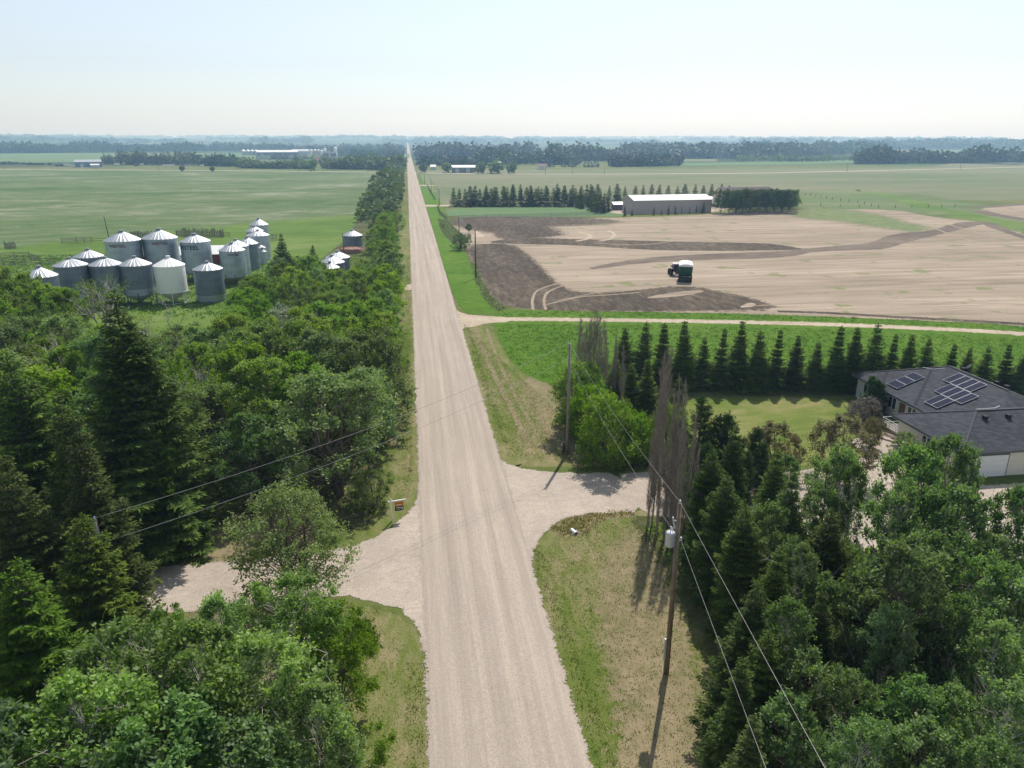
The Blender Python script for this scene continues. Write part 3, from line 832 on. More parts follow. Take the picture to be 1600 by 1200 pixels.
def make_spruce(seed, H=10.0, Rw=2.2, base=.06, whorls=26, dens=1.0, mat='spruce', droop=.35, tip=.10, name='spruce_tree', narrow=.85, gap=0.0, nrep=3, nl=.30, lv=(.62, 1.15)):
    rng = np.random.default_rng(seed)
    root = empty(name)
    mb = MB()
    mb.tube([(0, 0, 0), (0.02, 0, H * .35), (0, .02, H * .7), (0, 0, H)], [H * .017, H * .012, H * .006, .01], 7, cap=False)
    P, D, LL, WW, T = [], [], [], [], []
    ph = rng.uniform(0, 6.28, 3)
    for k in range(whorls):
        u = base + (1 - base) * (k + rng.uniform(-.3, .3)) / whorls
        u = min(max(u, .02), .985)
        Lw = Rw * (1 - u) ** narrow * 1.0
        nb = int(rng.integers(7, 11)) if u < .9 else 5
        a0 = rng.uniform(0, 6.28)
        for j in range(nb):
            if rng.uniform() < gap: continue
            a = a0 + 6.283 * j / nb + rng.normal() * .15
            L = max(.22, Lw * rng.uniform(*lv) * (1 + .14 * math.sin(2 * a + ph[0] + u * 9)))
            d = np.array([math.cos(a), math.sin(a), 0.0])
            sl = .55 * (u - .45) - droop * (1 - u)          # start slope
            n = max(3, int(L / .19 * dens))
            s = (np.arange(n) + rng.uniform(.2, 1, n)) / n
            z = u * H + L * (sl * s + .30 * s ** 2)
            ctr = d[None, :] * (L * s)[:, None]; ctr[:, 2] = z
            if L > .5:
                e = d * L; mb.tube([(0, 0, u * H), tuple(ctr[n // 2]), (e[0], e[1], u * H + L * (sl + .30))], [.03 * L / 2 + .008, .015, .004], 3, cap=False)
            bt = rng.uniform(0, .45)
            side = np.array([-d[1], d[0], 0.0])
            for sg in (-1, 1, 0):
                m = n if sg else max(2, n // 2)
                idx = np.arange(n)[:m] if sg else rng.integers(0, n, m)
                lt = (.42 * L * (1 - s[idx]) + .16) * rng.uniform(.6, 1.2, m)
                lt = np.minimum(lt, .95)
                dd = (side * sg)[None, :] * 1.0 + d[None, :] * (.75 if sg else 1.2) + np.array([0, 0, -.22])
                reps = nrep
                for q in range(reps):
                    f = (q + rng.uniform(0, .6, m)) / reps
                    pp = ctr[idx] + unit(dd) * (lt * f)[:, None] + rng.normal(size=(m, 3)) * .03
                    P.append(pp); D.append(np.repeat(unit(dd), 1, 0) * np.ones((m, 1)) if dd.shape[0] == m else np.repeat(unit(dd), m, 0))
                    LL.append(np.full(m, nl) * np.clip(L, .6, 1.3)); WW.append(np.full(m, tip + .05))
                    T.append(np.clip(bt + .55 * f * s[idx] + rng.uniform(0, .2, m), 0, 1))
    # leader
    m = 40
    zz = rng.uniform(.93, 1.0, m) * H
    P.append(np.stack([np.zeros(m), np.zeros(m), zz], 1)); a = rng.uniform(0, 6.28, m)
    D.append(np.stack([np.cos(a), np.sin(a), np.full(m, 1.0)], 1)); LL.append(np.full(m, .22)); WW.append(np.full(m, .07)); T.append(rng.uniform(.3, 1, m))
    P = np.concatenate(P); D = np.concatenate(D); LL = np.concatenate(LL); WW = np.concatenate(WW); T = np.concatenate(T)
    n = len(P)
    a = unit(D + rng.normal(size=(n, 3)) * .22)
    nr = unit(rng.normal(size=(n, 3)) * .5 + np.array([0, 0, 1.0]))
    s_ = unit(np.cross(a, nr))
    LL = (LL * rng.uniform(.7, 1.3, n))[:, None]; WW = (WW * rng.uniform(.7, 1.3, n))[:, None]
    Q = np.stack([P, P + a * LL * .4 + s_ * WW / 2, P + a * LL, P + a * LL * .4 - s_ * WW / 2], 1)
    mb.build('trunk', BARK, root, True)
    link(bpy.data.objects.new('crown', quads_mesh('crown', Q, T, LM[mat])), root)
    return root

def make_pine(seed, H=6.0, Rw=1.5, name='pine_tree', mat='pine', base=.08, dens=1.0):
    rng = np.random.default_rng(seed)
    root = empty(name); mb = MB()
    mb.tube([(0, 0, 0), (.03, 0, H * .5), (0, 0, H)], [H * .016, H * .01, .012], 6, cap=False)
    P, D, T = [], [], []
    for k in range(13):
        u = base + (1 - base) * k / 13
        L0 = Rw * (1 - u) ** .8 + .12
        for j in range(7):
            a = rng.uniform(0, 6.28); L = L0 * rng.uniform(.65, 1.15)
            e = np.array([math.cos(a) * L, math.sin(a) * L, u * H + L * rng.uniform(.5, 1.0)])
            b = np.array([0, 0, u * H])
            pts = limb(mb, b, e, .02, .008, rng, sag=-.15, n=3, sides=3)
            n = int(90 * dens * (L + .4))
            t = rng.uniform(.2, 1.0, n)
            pp = b + (e - b) * t[:, None] + rng.normal(size=(n, 3)) * np.array([.11, .11, .07]) - np.array([0, 0, 1]) * (np.sin(t * math.pi) * .15 * L)[:, None]
            P.append(pp); D.append(np.repeat(unit(e - b + np.array([0, 0, .5 * L]))[None, :], n, 0)); T.append(np.clip(.15 + .6 * t * rng.uniform(.4, 1.2, n), 0, 1))
    m = 60
    P.append(np.stack([rng.normal(size=m) * .03, rng.normal(size=m) * .03, H * rng.uniform(.88, 1.02, m)], 1)); D.append(np.tile([0, 0, 1.0], (m, 1))); T.append(rng.uniform(.5, 1, m))
    P = np.concatenate(P); D = np.concatenate(D); T = np.concatenate(T); n = len(P)
    a = unit(D + rng.normal(size=(n, 3)) * .6); s_ = unit(np.cross(a, rng.normal(size=(n, 3))))
    LL = rng.uniform(.14, .26, n)[:, None]; WW = rng.uniform(.035, .06, n)[:, None]
    Q = np.stack([P, P + a * LL * .5 + s_ * WW / 2, P + a * LL, P + a * LL * .5 - s_ * WW / 2], 1)
    mb.build('trunk', BARK, root, True)
    link(bpy.data.objects.new('crown', quads_mesh('crown', Q, T, LM[mat])), root)
    return root

def make_dead_poplar(seed, H=13.0, Rw=.55, name='dead_columnar_poplar', dens=1.0):
    rng = np.random.default_rng(seed)
    root = empty(name); mb = MB(); tw = MB()
    lx, ly = rng.normal(size=2) * .15
    mb.tube([(0, 0, 0), (lx * .3, ly * .3, H * .4), (lx, ly, H * .8), (lx, ly, H)], [.10, .075, .03, .008], 6, cap=False)
    Q = []
    for k in range(int(90 * dens)):
        u = rng.uniform(.05, .93); a = rng.uniform(0, 6.28)
        rr = Rw * (1 - abs(u - .4) * 1.1) * rng.uniform(.5, 1.1)
        b = np.array([lx * u, ly * u, u * H]); L = rng.uniform(.9, 2.4) * (1 - .5 * u)
        e = b + np.array([math.cos(a) * rr, math.sin(a) * rr, L])
        e[2] = min(e[2], H * .995)
        m = b + (e - b) * .35 + np.array([math.cos(a), math.sin(a), 0]) * rr * .35
        tw.tube([b, m, e], [.022, .016, .005], 3, cap=False)
        n = 16
        t = rng.uniform(.2, 1, n)[:, None]
        p = m + (e - m) * t
        d = unit(np.stack([rng.normal(size=n) * .45 + math.cos(a) * .25, rng.normal(size=n) * .45 + math.sin(a) * .25, np.ones(n)], 1))
        s_ = unit(np.cross(d, rng.normal(size=(n, 3)))) * .012
        l = rng.uniform(.25, .7, n)[:, None]
        Q.append(np.stack([p - s_, p + s_, p + d * l + s_ * .3, p + d * l - s_ * .3], 1))
    mb.build('trunk', TWIG, root, True)
    Q = np.concatenate(Q)
    tv = np.array(tw.v); tf = np.array([f for f in tw.f])
    allQ = np.concatenate([Q, tv[tf]])
    me = quads_mesh('crown', allQ, np.ones(len(allQ)), TWIG)
    link(bpy.data.objects.new('crown', me), root)
    return root

def make_bare_tree(seed, H=11.0, Rw=3.0, name='bare_tree', leafmat='aspen'):
    """pale, mostly leafless aspen with a few tufts of leaves left"""
    rng = np.random.default_rng(seed)
    root = empty(name); mb = MB()
    def grow(p, d, L, r, lvl):
        n = 3; pts = [p]; 
        for i in range(n):
            d = unit(d + rng.normal(size=3) * .14 + np.array([0, 0, .06])); pts.append(pts[-1] + d * L / n)
        mb.tube(pts, [r * (1 - .35 * i / n) for i in range(n + 1)], 5 if lvl < 2 else 3, cap=False)
        tips.append(pts[-1]) if lvl >= 3 else None
        if lvl >= 4: return
        for k in range(3 if lvl else 6):
            f = rng.uniform(.35, 1.0); i = int(f * n); q = pts[min(i, n)]
            nd = unit(d + rng.normal(size=3) * .5)
            grow(q, nd, L * rng.uniform(.5, .72), r * .58 * rng.uniform(.8, 1.1), lvl + 1)
    tips = []
    grow(np.array([0, 0, 0.0]), np.array([0, 0, 1.0]), H * .6, .19, 0)
    mb.build('trunk', BARK_PALE, root, True)
    tips = np.array(tips); pk = tips[rng.uniform(size=len(tips)) < .2]
    P = np.concatenate([c + rng.normal(size=(34, 3)) * .3 for c in pk])
    Q = diamonds(rng, P, .16, .12, .4)
    link(bpy.data.objects.new('crown', quads_mesh('crown', Q, rng.uniform(0, 1, len(Q)), LM[leafmat])), root)
    return root

def place(proto, used, X, Y, H, baseH, rz, label, cat, group=None, z=0.0, sx=1.0, name=None):
    o = proto if not used.get(proto.name) else copy_tree(proto)
    used[proto.name] = True
    o.location = (X, Y, z)
    s = H / baseH
    o.scale = (s * sx, s * sx, s)
    tl = .035 if H < 16 else .01
    o.rotation_euler = (tl * math.sin(X * 7.3 + Y), tl * math.sin(Y * 5.1 + X * 2), rz)
    o['label'] = label; o['category'] = cat
    if group: o['group'] = group
    return o
# ------------------------------------------------------------------ metal, paint, wood
def bin_wall_mat(name, col, metal=.75, rough=.42, white=False):
    m, nt, b = new_mat(name)
    oc = N(nt, 'TexCoord').outputs['Object']
    sp = N(nt, 'SeparateXYZ'); nt.links.new(oc, sp.inputs[0])
    ang = math_n(nt, 'ARCTAN2', sp.outputs[1], sp.outputs[0])
    oi = N(nt, 'ObjectInfo')
    cx = math_n(nt, 'FLOOR', math_n(nt, 'ADD', math_n(nt, 'MULTIPLY', ang, 1.6), math_n(nt, 'MULTIPLY', math_n(nt, 'FLOOR', math_n(nt, 'DIVIDE', sp.outputs[2], .82)), .5)))
    cz = math_n(nt, 'FLOOR', math_n(nt, 'DIVIDE', sp.outputs[2], .82))
    cb = N(nt, 'CombineXYZ'); nt.links.new(cx, cb.inputs[0]); nt.links.new(cz, cb.inputs[1]); nt.links.new(oi.outputs['Random'], cb.inputs[2])
    wn_ = N(nt, 'TexWhiteNoise'); nt.links.new(cb.outputs[0], wn_.inputs['Vector'])
    v = math_n(nt, 'ADD', math_n(nt, 'MULTIPLY', wn_.outputs['Value'], .22), .84)
    st = noise(nt, coords(nt, (4, 4, .25), src='obj'), 1.5, 5, .65)
    v = math_n(nt, 'MULTIPLY', v, math_n(nt, 'ADD', math_n(nt, 'MULTIPLY', st, .4), .8))
    nt.links.new(mix(nt, col, v, 1.0, 'MULTIPLY'), b.inputs['Base Color'])
    cv = N(nt, 'CombineColor')
    for i in range(3): nt.links.new(v, cv.inputs[i])
    b.inputs['Metallic'].default_value = metal
    b.inputs['Roughness'].default_value = rough
    w = math_n(nt, 'SINE', math_n(nt, 'MULTIPLY', sp.outputs[2], 2 * math.pi / .105))
    bump(nt, b, w, .5 if not white else .25, .012)
    return m

BIN_GALV = bin_wall_mat('galvanised_corrugated_steel', (0.42, 0.475, 0.54), rough=.36)
BIN_DULL = bin_wall_mat('weathered_corrugated_steel', (0.20, 0.235, 0.285), metal=.6, rough=.48)
BIN_WHITE = plain('white_painted_steel', (0.90, 0.90, 0.86), .35, 0, .03)
ROOF_GALV = plain('galvanised_roof_sheet', (0.38, 0.405, 0.43), .5, .5, .08, .8)
ROOF_WHITE = plain('white_roof_sheet', (0.80, 0.80, 0.77), .4, 0.0, .04, .8)
STEEL_DARK = plain('dark_steel', (0.08, 0.08, 0.085), .6, .5)
CREAM = plain('cream_hopper_paint', (0.55, 0.52, 0.38), .5)
CAPM = plain('dull_cap_steel', (0.30, 0.30, 0.32), .5, .5)
RUST = plain('rusty_iron', (0.30, 0.17, 0.13), .85, .1, .3, 3)
INK_DARK = plain('dark_blue_lettering', (0.02, 0.025, 0.06), .6)
INK_RED = plain('dark_red_lettering', (0.12, 0.02, 0.025), .6)
WOODG = plain('weathered_grey_timber', (0.19, 0.165, 0.14), .9, 0, .35, 5)
WOODB = plain('brown_pole_timber', (0.215, 0.16, 0.11), .85, 0, .25, 3)
WOODP = plain('grey_pole_timber', (0.26, 0.23, 0.20), .85, 0, .25, 3)
WHITE = plain('white_paint', (0.78, 0.78, 0.77), .45, 0, .04)
GREYP = plain('light_grey_paint', (0.55, 0.57, 0.60), .4, .2, .05)
BLACK = plain('black_rubber', (0.018, 0.018, 0.02), .75)
GLASS = plain('dark_window_glass', (0.02, 0.028, 0.035), .08, 0.0, .05)
GLASS.node_tree.nodes['Principled BSDF'].inputs['Specular IOR Level'].default_value = .8
WIRE = plain('bare_conductor', (0.38, 0.37, 0.355), .45, .5)
REDB = plain('barn_red_boards', (0.22, 0.03, 0.035), .8)

def bin_text(txt, size, R_, zc, ang, mat, parent, name='lettering'):
    cu = bpy.data.curves.new('lettering_curve', 'FONT')
    cu.body = txt; cu.size = size; cu.align_x = 'CENTER'; cu.offset = size * .025
    ob = bpy.data.objects.new('lettering_tmp', cu)
    COL.objects.link(ob)
    dg = bpy.context.evaluated_depsgraph_get()
    me = bpy.data.meshes.new_from_object(ob.evaluated_get(dg))
    bpy.data.objects.remove(ob, do_unlink=True); bpy.data.curves.remove(cu)
    for v in me.vertices:
        a = ang + v.co.x / R_
        v.co = Vector((math.cos(a) * (R_ + .02), math.sin(a) * (R_ + .02), zc + v.co.y))
    me.materials.clear(); me.materials.append(mat); me.update()
    o = bpy.data.objects.new(name, me)
    return link(o, parent)

def grain_bin(X, Y, Rb, zw0, zw1, zr, wall, roof, label, group, hopper=False, band=None, ribs=24, capr=.35, legmat=None, text=None, hopmat=None, ladder=True, rz=0.0, topwhite=False):
    """zw0..zw1 wall, zr roof apex"""
    t = empty('grain_bin', (X, Y, 0))
    tag(t, label, 'grain bin', group)
    w = MB(); w.lathe([(Rb, zw0), (Rb, zw1)], 56, cap=False)
    o = w.build('wall', wall, t, True)
    # rims / stiffener rings
    for z in (zw0 + .03, zw1 - .03):
      rg = MB(); rg.lathe([(Rb + .005, z - .04), (Rb + .05, z - .04), (Rb + .05, z + .04), (Rb + .005, z + .04)], 56, cap=False)
      rg.build('ring', CAPM if wall is not BIN_WHITE else ROOF_WHITE, t)
    if band:
        bd = MB(); bd.lathe([(Rb + .025, band[0]), (Rb + .025, band[1])], 56, cap=False)
        bd.build('wall_band', BIN_GALV, t, True)
    # roof with raised ribs
    r = MB(); vs = []; n = ribs * 4
    h = zr - zw1
    for k in range(n):
        a = 2 * math.pi * k / n
        up = .06 if k % 4 == 0 else 0.0
        for f in (1.04, .55, .12):
            vs.append((Rb * f * math.cos(a), Rb * f * math.sin(a), zw1 + h * (1 - f) * 1.0 + up * (1 if f > .2 else .3)))
    fs = []
    for k in range(n):
        k2 = (k + 1) % n
        for i in range(2): fs.append((k * 3 + i, k2 * 3 + i, k2 * 3 + i + 1, k * 3 + i + 1))
    r.add(vs, fs)
    rf = r.build('roof', roof, t)
    c = MB(); c.lathe([(capr, zr - h * .13), (capr, zr + .05), (capr * 1.25, zr + .05), (capr * 1.2, zr + .16), (.05, zr + .24)], 20)
    c.build('cap', CAPM if roof is ROOF_GALV else ROOF_WHITE, rf)
    if hopper:
        hc = MB(); hc.lathe([(Rb * .98, zw0), (.35, max(.45, zw0 - Rb * .72)), (.30, max(.35, zw0 - Rb * .72 - .1))], 32)
        hc.build('hopper', hopmat or CAPM, t, True)
        nl = 8
        for k in range(nl):
            a = 2 * math.pi * (k + .3) / nl
            l = MB(); x, y = math.cos(a) * (Rb - .02), math.sin(a) * (Rb - .02)
            l.bar((x, y, 0), (x, y, zw0 + .6), .13)
            a2 = 2 * math.pi * (k + 1.3) / nl
            l.bar((x, y, .25), (math.cos(a2) * (Rb - .02), math.sin(a2) * (Rb - .02), .25), .07)
            l.build('leg', legmat or STEEL_DARK, t)
    if ladder:
        la = rz; ld = MB()
        ux, uy = math.cos(la), math.sin(la); tx, ty = -uy, ux
        for s in (-.2, .2): ld.bar((ux * (Rb + .12) + tx * s, uy * (Rb + .12) + ty * s, .3), (ux * (Rb + .12) + tx * s, uy * (Rb + .12) + ty * s, zw1), .04)
        z = .5
        while z < zw1: ld.bar((ux * (Rb + .12) - tx * .2, uy * (Rb + .12) - ty * .2, z), (ux * (Rb + .12) + tx * .2, uy * (Rb + .12) + ty * .2, z), .025); z += .33
        ld.build('ladder', CAPM, t)
    if text:
        tt, size, zc, ang, mt = text
        bin_text(tt, size, Rb, zc, ang, mt, t)
    return t

def pxbin(apx, apy, evy, hw, basey, **k):
    """bin seen with roof apex at (apx, apy), front of the eave at row evy, half width hw, foot at row basey"""
    X, Y, H = under(apx, apy, basey)
    c, s = math.cos(YAW), math.sin(YAW)
    D = X * s + Y * c
    # depth along the optical axis for scale
    zc = D * math.cos(PITCH) + (CAM_H - H * .75) * math.sin(PITCH)
    Rb = hw / FPX * zc
    ex, ey = X - Rb * X / math.hypot(X, Y), Y - Rb * Y / math.hypot(X, Y)
    ze = Gh(evy, ex, ey)
    return X, Y, Rb, ze, H

TOW = lambda X, Y: math.atan2(-Y, -X)   # direction from a place towards the viewer's side
BG = 'steel grain bins in the farmyard left of the road'
# front row
for a, kw in (
    ((59.5, 416, 434, 24, 496), dict(wall=BIN_DULL, roof=ROOF_GALV, label='leftmost grain bin, only its ribbed roof and top edge showing above the leafy trees')),
    ((107.5, 403, 417, 24, 480), dict(wall=BIN_DULL, roof=ROOF_GALV, hopper=True, band=(2.0, 2.8), label='dull grey hopper bin in the front row behind the bare aspen branches')),
    ((136, 389, 403, 21, 462), dict(wall=BIN_DULL, roof=ROOF_GALV, label='small dark grain bin behind the front row, left of the tall bins')),
    ((162.5, 402, 416, 23.8, 476), dict(wall=BIN_DULL, roof=ROOF_GALV, hopper=True, band=(2.0, 2.9), label='dull dark hopper bin in the front row just behind the tip of the tall spruce')),
    ((209, 401, 416, 23.3, 474), dict(wall=BIN_DULL, roof=ROOF_GALV, hopper=True, band=(2.0, 3.2), label='dark corrugated hopper bin with a paler lower band, directly left of the white bin')),
    ((262, 401, 417, 22.6, 473), dict(wall=BIN_WHITE, roof=ROOF_WHITE, hopper=True, hopmat=CREAM, legmat=WHITE, label='smooth white hopper bin with a cream cone and white legs')),
    ((323, 409, 423, 21.7, 470), dict(wall=BIN_DULL, roof=ROOF_GALV, ribs=18, band=(.3, 1.5), label='flat bottomed grey bin with a pale foot band, right end of the front row')),
):
    X, Y, Rb, ze, H = pxbin(*a)
    hop = kw.get('hopper')
    lab = kw.pop('label')
    zw0 = 1.9 if hop else 0.0
    if 'white' in lab.split()[:2]: zw0 = 2.3
    grain_bin(X, Y, Rb, zw0, ze, H, label=lab, group=BG, rz=TOW(X, Y) + 2.2, **kw)
# tall bins behind
X, Y, Rb, ze, H = pxbin(189, 360.5, 377.5, 26.2, 440)
grain_bin(X, Y, Rb, 0.0, ze, H, BIN_GALV, ROOF_GALV, 'leftmost of the three tallest bins, with small red lettering', BG, ribs=28, capr=.5, rz=TOW(X, Y) + 2, text=('WESTEEL', .85, ze - 1.25, TOW(X, Y) - .35, INK_RED))
X, Y, Rb, ze, H = pxbin(247, 357.5, 374, 25.6, 436)
grain_bin(X, Y, Rb, 1.6, ze, H, BIN_GALV, ROOF_GALV, 'tall red lettered bin standing between the other two tall bins', BG, hopper=True, ribs=28, capr=.5, rz=TOW(X, Y) + 2, text=('WESTEEL', .85, ze - 1.2, TOW(X, Y) - .02, INK_RED))
X, Y, Rb, ze, H = pxbin(303, 365.5, 379, 22.2, 437)
grain_bin(X, Y, Rb, 1.9, ze, H, BIN_GALV, ROOF_GALV, 'tall steel hopper bin with large dark lettering near its eave', BG, hopper=True, ribs=24, capr=.45, rz=TOW(X, Y) + 2, text=('WESTEEL', 1.25, ze - 1.55, TOW(X, Y) - .62, INK_DARK))
X, Y, Rb, ze, H = pxbin(361, 379.5, 393, 19.2, 443)
grain_bin(X, Y, Rb, 1.7, ze, H, BIN_GALV, ROOF_GALV, 'bright steel hopper bin with faint lettering, first of the row going back', BG, hopper=True, rz=TOW(X, Y) + 2, text=('WESTEEL', .6, ze - .95, TOW(X, Y) + .05, INK_RED))
for a, lab in (((368, 374, 386, 18, 434), 'steel bin half hidden right behind the bin with faint grey lettering'),
               ((385.5, 370, 382, 15.8, 420), 'grey steel bin in the middle of the row going back, white sheen on its roof'),
               ((402.3, 359.5, 369, 16.5, 405), 'wide grey steel bin near the far end of the row, right of the others'),
               ((397, 353, 362, 13.2, 396), 'small steel bin peeking out left of the wide bin near the far end'),
               ((403.5, 341, 352, 14, 388), 'farthest grain bin of the row, standing alone at the back'),
               ((409.5, 387.5, 394, 6.5, 412), 'tiny low bin tucked against the dark spruce'),
               ((405.5, 380.5, 388, 8.5, 408), 'small low bin between the wide far bin and the tiny one')):
    X, Y, Rb, ze, H = pxbin(*a)
    grain_bin(X, Y, Rb, 0.0, ze, H, BIN_GALV if 'grey' not in lab.split()[0] else BIN_DULL, ROOF_GALV, lab, BG, rz=TOW(X, Y) + 2, ladder=False, ribs=18)
DG = 'old low grain bins beside the tree row along the road'
for a, lab in (((550, 359, 369, 15, 385), 'lone low grain bin beside the roadside tree row, farthest of the low ones'),
               ((527, 392, 404, 18.2, 424), 'low bin at the back of the three ribbed roofs above the leafy trees'),
               ((518, 399, 412, 19, 432), 'low bin in the middle of the three ribbed roofs above the leafy trees'),
               ((515, 409, 420, 14.5, 438), 'low bin at the front of the three ribbed roofs above the leafy trees')):
    X, Y, Rb, ze, H = pxbin(*a)
    grain_bin(X, Y, Rb, 0.0, ze, H, BIN_DULL, ROOF_GALV, lab, DG, ribs=20, ladder=False, rz=TOW(X, Y) + 2)
# rusty open tank
X, Y = G(550, 394)
t = tag(empty('storage_tank', (X, Y, 0)), 'low rusty round tank in front of the lone low grain bin', 'tank')
m = MB(); m.lathe([(3.3, 0), (3.3, 1.2), (3.2, 1.2), (3.2, .9)], 32, cap=False); m.build('wall', RUST, t, True)
m = MB(); m.lathe([(3.25, 1.0), (1.2, 1.35), (.2, 1.4)], 32, cap=False)
for k in range(6): m.bar((0, 0, 1.42), (3.2 * math.cos(k * 1.05), 3.2 * math.sin(k * 1.05), 1.08), .14)
m.build('lid', RUST, t)

# long red shed behind the bins
def gable_shed(name, label, cat, c, L, W, He, Hr, rz, wall, roof, doors=0, group=None, windows=0, ribm=None):
    t = tag(empty(name, (c[0], c[1], c[2] if len(c) > 2 else 0), rz), label, cat, group)
    m = MB(); x, y = L / 2, W / 2
    m.add([(-x, -y, 0), (x, -y, 0), (x, y, 0), (-x, y, 0), (-x, -y, He), (x, -y, He), (x, y, He), (-x, y, He), (-x, 0, Hr), (x, 0, Hr)],
          [(0, 1, 5, 4), (2, 3, 7, 6), (1, 2, 6, 9, 5), (3, 0, 4, 8, 7)])
    m.build('wall', wall, t)
    r = MB(); o = .35; th = .12
    dz = (Hr - He) / y * o
    for s in (-1, 1):
        a = [(-x - o, s * (y + o), He - dz + .03), (x + o, s * (y + o), He - dz + .03), (x + o, 0, Hr + .03), (-x - o, 0, Hr + .03)]
        b2 = [(p[0], p[1], p[2] + th) for p in a]
        f = [(0, 1, 2, 3), (4, 7, 6, 5), (0, 4, 5, 1), (1, 5, 6, 2), (3, 2, 6, 7), (0, 3, 7, 4)]
        if s > 0: f = [tuple(reversed(q)) for q in f]
        r.add(a + b2, f)
        k = 0
        n = int((L + 2 * o) / .9)
        for i in range(n + 1):
            xx = -x - o + (L + 2 * o) * i / n
            r.bar((xx, s * (y + o), He - dz + th + .045), (xx, s * .02, Hr + th + .045), .05)
    r.build('roof', roof, t)
    for d in range(doors):
        xx = -x + (d + .5) * L / doors
        dm = MB(); dm.box((xx, -y - .04, min(He * .42, 2.0)), (min(3.6, L / doors * .6), .08, min(He * .84, 4.0))); dm.build('door', ribm or WHITE, t)
    for d in range(windows):
        xx = -x + (d + .5) * L / windows
        dm = MB(); dm.box((xx, -y - .03, He * .6), (1.2, .06, .9)); dm.build('window', GLASS, t)
    return t
X, Y = G(300, 414)
X2, Y2 = G(345, 412.5)
rz_s = math.atan2(Y2 - Y, X2 - X)
gable_shed('farm_shed', 'long low red shed with a pale roof, glimpsed between the tall grain bins', 'shed', ((X + X2) / 2 - 6, (Y + Y2) / 2 + 3), 34, 7, 2.6, 4.2, rz_s, REDB, ROOF_WHITE, doors=3)

# ------------------------------------------------------------------ fences, corral
def rail_fence(pts, label, h=1.3, rails=4, gap=2.4, mat=WOODG, name='rail_fence', group=None, board=.14):
    t = tag(empty(name, (pts[0][0], pts[0][1], 0)), label, 'fence', group)
    o = Vector((pts[0][0], pts[0][1], 0))
    P = [Vector((p[0], p[1], 0)) - o for p in pts]
    pm = MB(); rm = MB(); rng = random.Random(len(label))
    nP = 0
    for a, b in zip(P[:-1], P[1:]):
        n = max(1, int((b - a).length / gap))
        for i in range(n + 1):
            p = a + (b - a) * (i / n)
            q = MB(); q.tube([p, p + Vector((rng.uniform(-.05, .05), rng.uniform(-.05, .05), h + .15))], .08, 6)
            if nP < 99: q.build('post', mat, t)
            nP += 1
        for k in range(rails):
            z = h * (k + .8) / rails
            r = MB(); r.bar(a + Vector((0, 0, z)), b + Vector((0, 0, z + rng.uniform(-.03, .03))), .05, board); r.build('rail', mat, t)
    return t

def slab_fence(a, b, label, h=2.3):
    """windbreak of upright rough slabs with uneven tops"""
    t = tag(empty('slab_windbreak_fence', (a[0], a[1], 0)), label, 'fence', 'windbreak fences of upright slabs')
    A = Vector((0, 0, 0)); B = Vector((b[0] - a[0], b[1] - a[1], 0)); L = (B - A).length; rng = random.Random(int(L * 7))
    m = MB(); s = 0
    d = B.normalized(); rz = math.atan2(d.y, d.x)
    while s < L:
        w = rng.uniform(.16, .3); hh = h * rng.uniform(.72, 1.12)
        p = d * s; m.box((p.x, p.y, hh / 2), (w, .05, hh), rz + rng.uniform(-.06, .06)); s += w + rng.uniform(.03, .18)
    m.build('slat_panel', WOODG, t)
    r = MB()
    for z in (.6, 1.5): r.bar(A + Vector((-d.y * .06, d.x * .06, z)), B + Vector((-d.y * .06, d.x * .06, z)), .08, .1)
    r.build('rail', WOODG, t)
    return t
slab_fence(G(276, 369.5), G(350, 370.5), 'long dark slab windbreak fence behind the bin with dark lettering', 2.6)
slab_fence(G(205, 372), G(240, 373), 'short dark slab windbreak fence seen between the two tall left bins', 2.4)
rail_fence([G(350, 369.5), G(359, 369.5)], 'low wooden gate panel at the right end of the long slab fence', 1.4, 3)
slab_fence(G(8, 389), G(26, 388.5), 'weathered board fence section at the pale weedy mound', 2.2)
rail_fence([G(97, 381), G(120, 380), (G(144, 379.5))], 'broken grey rail fence right of the weedy mound', 1.7, 4, 2.2)
rail_fence([G(0, 404), G(46, 402)], 'upper plank corral fence at the left edge of the farmyard', 1.5, 4)
rail_fence([G(46, 402), G(60, 407)], 'short sloping corral fence joining the two long plank fences', 1.2, 3)
rail_fence([G(-12, 416), G(40, 414.5), G(87, 413)], 'lower long plank corral fence above the leafy tree tops', 1.6, 4)
rail_fence([G(144, 379), G(168, 378.5)], 'thin rail fence between the mound and the leaning post', 1.3, 2)
rail_fence([G(420, 376), G(433, 376.5)], 'short slatted fence beside the farthest grain bins', 2.0, 5, 1.2)
# leaning dark post
X, Y = G(172, 380)
m = MB(); m.tube([(0, 0, 0), (-.5, .1, 8.2)], [.14, .09], 8)
pl_ = m.build('old_pole', STEEL_DARK)
pl_.location = (X, Y, 0); tag(pl_, 'thin dark leaning pole behind the left tall grain bin', 'pole')

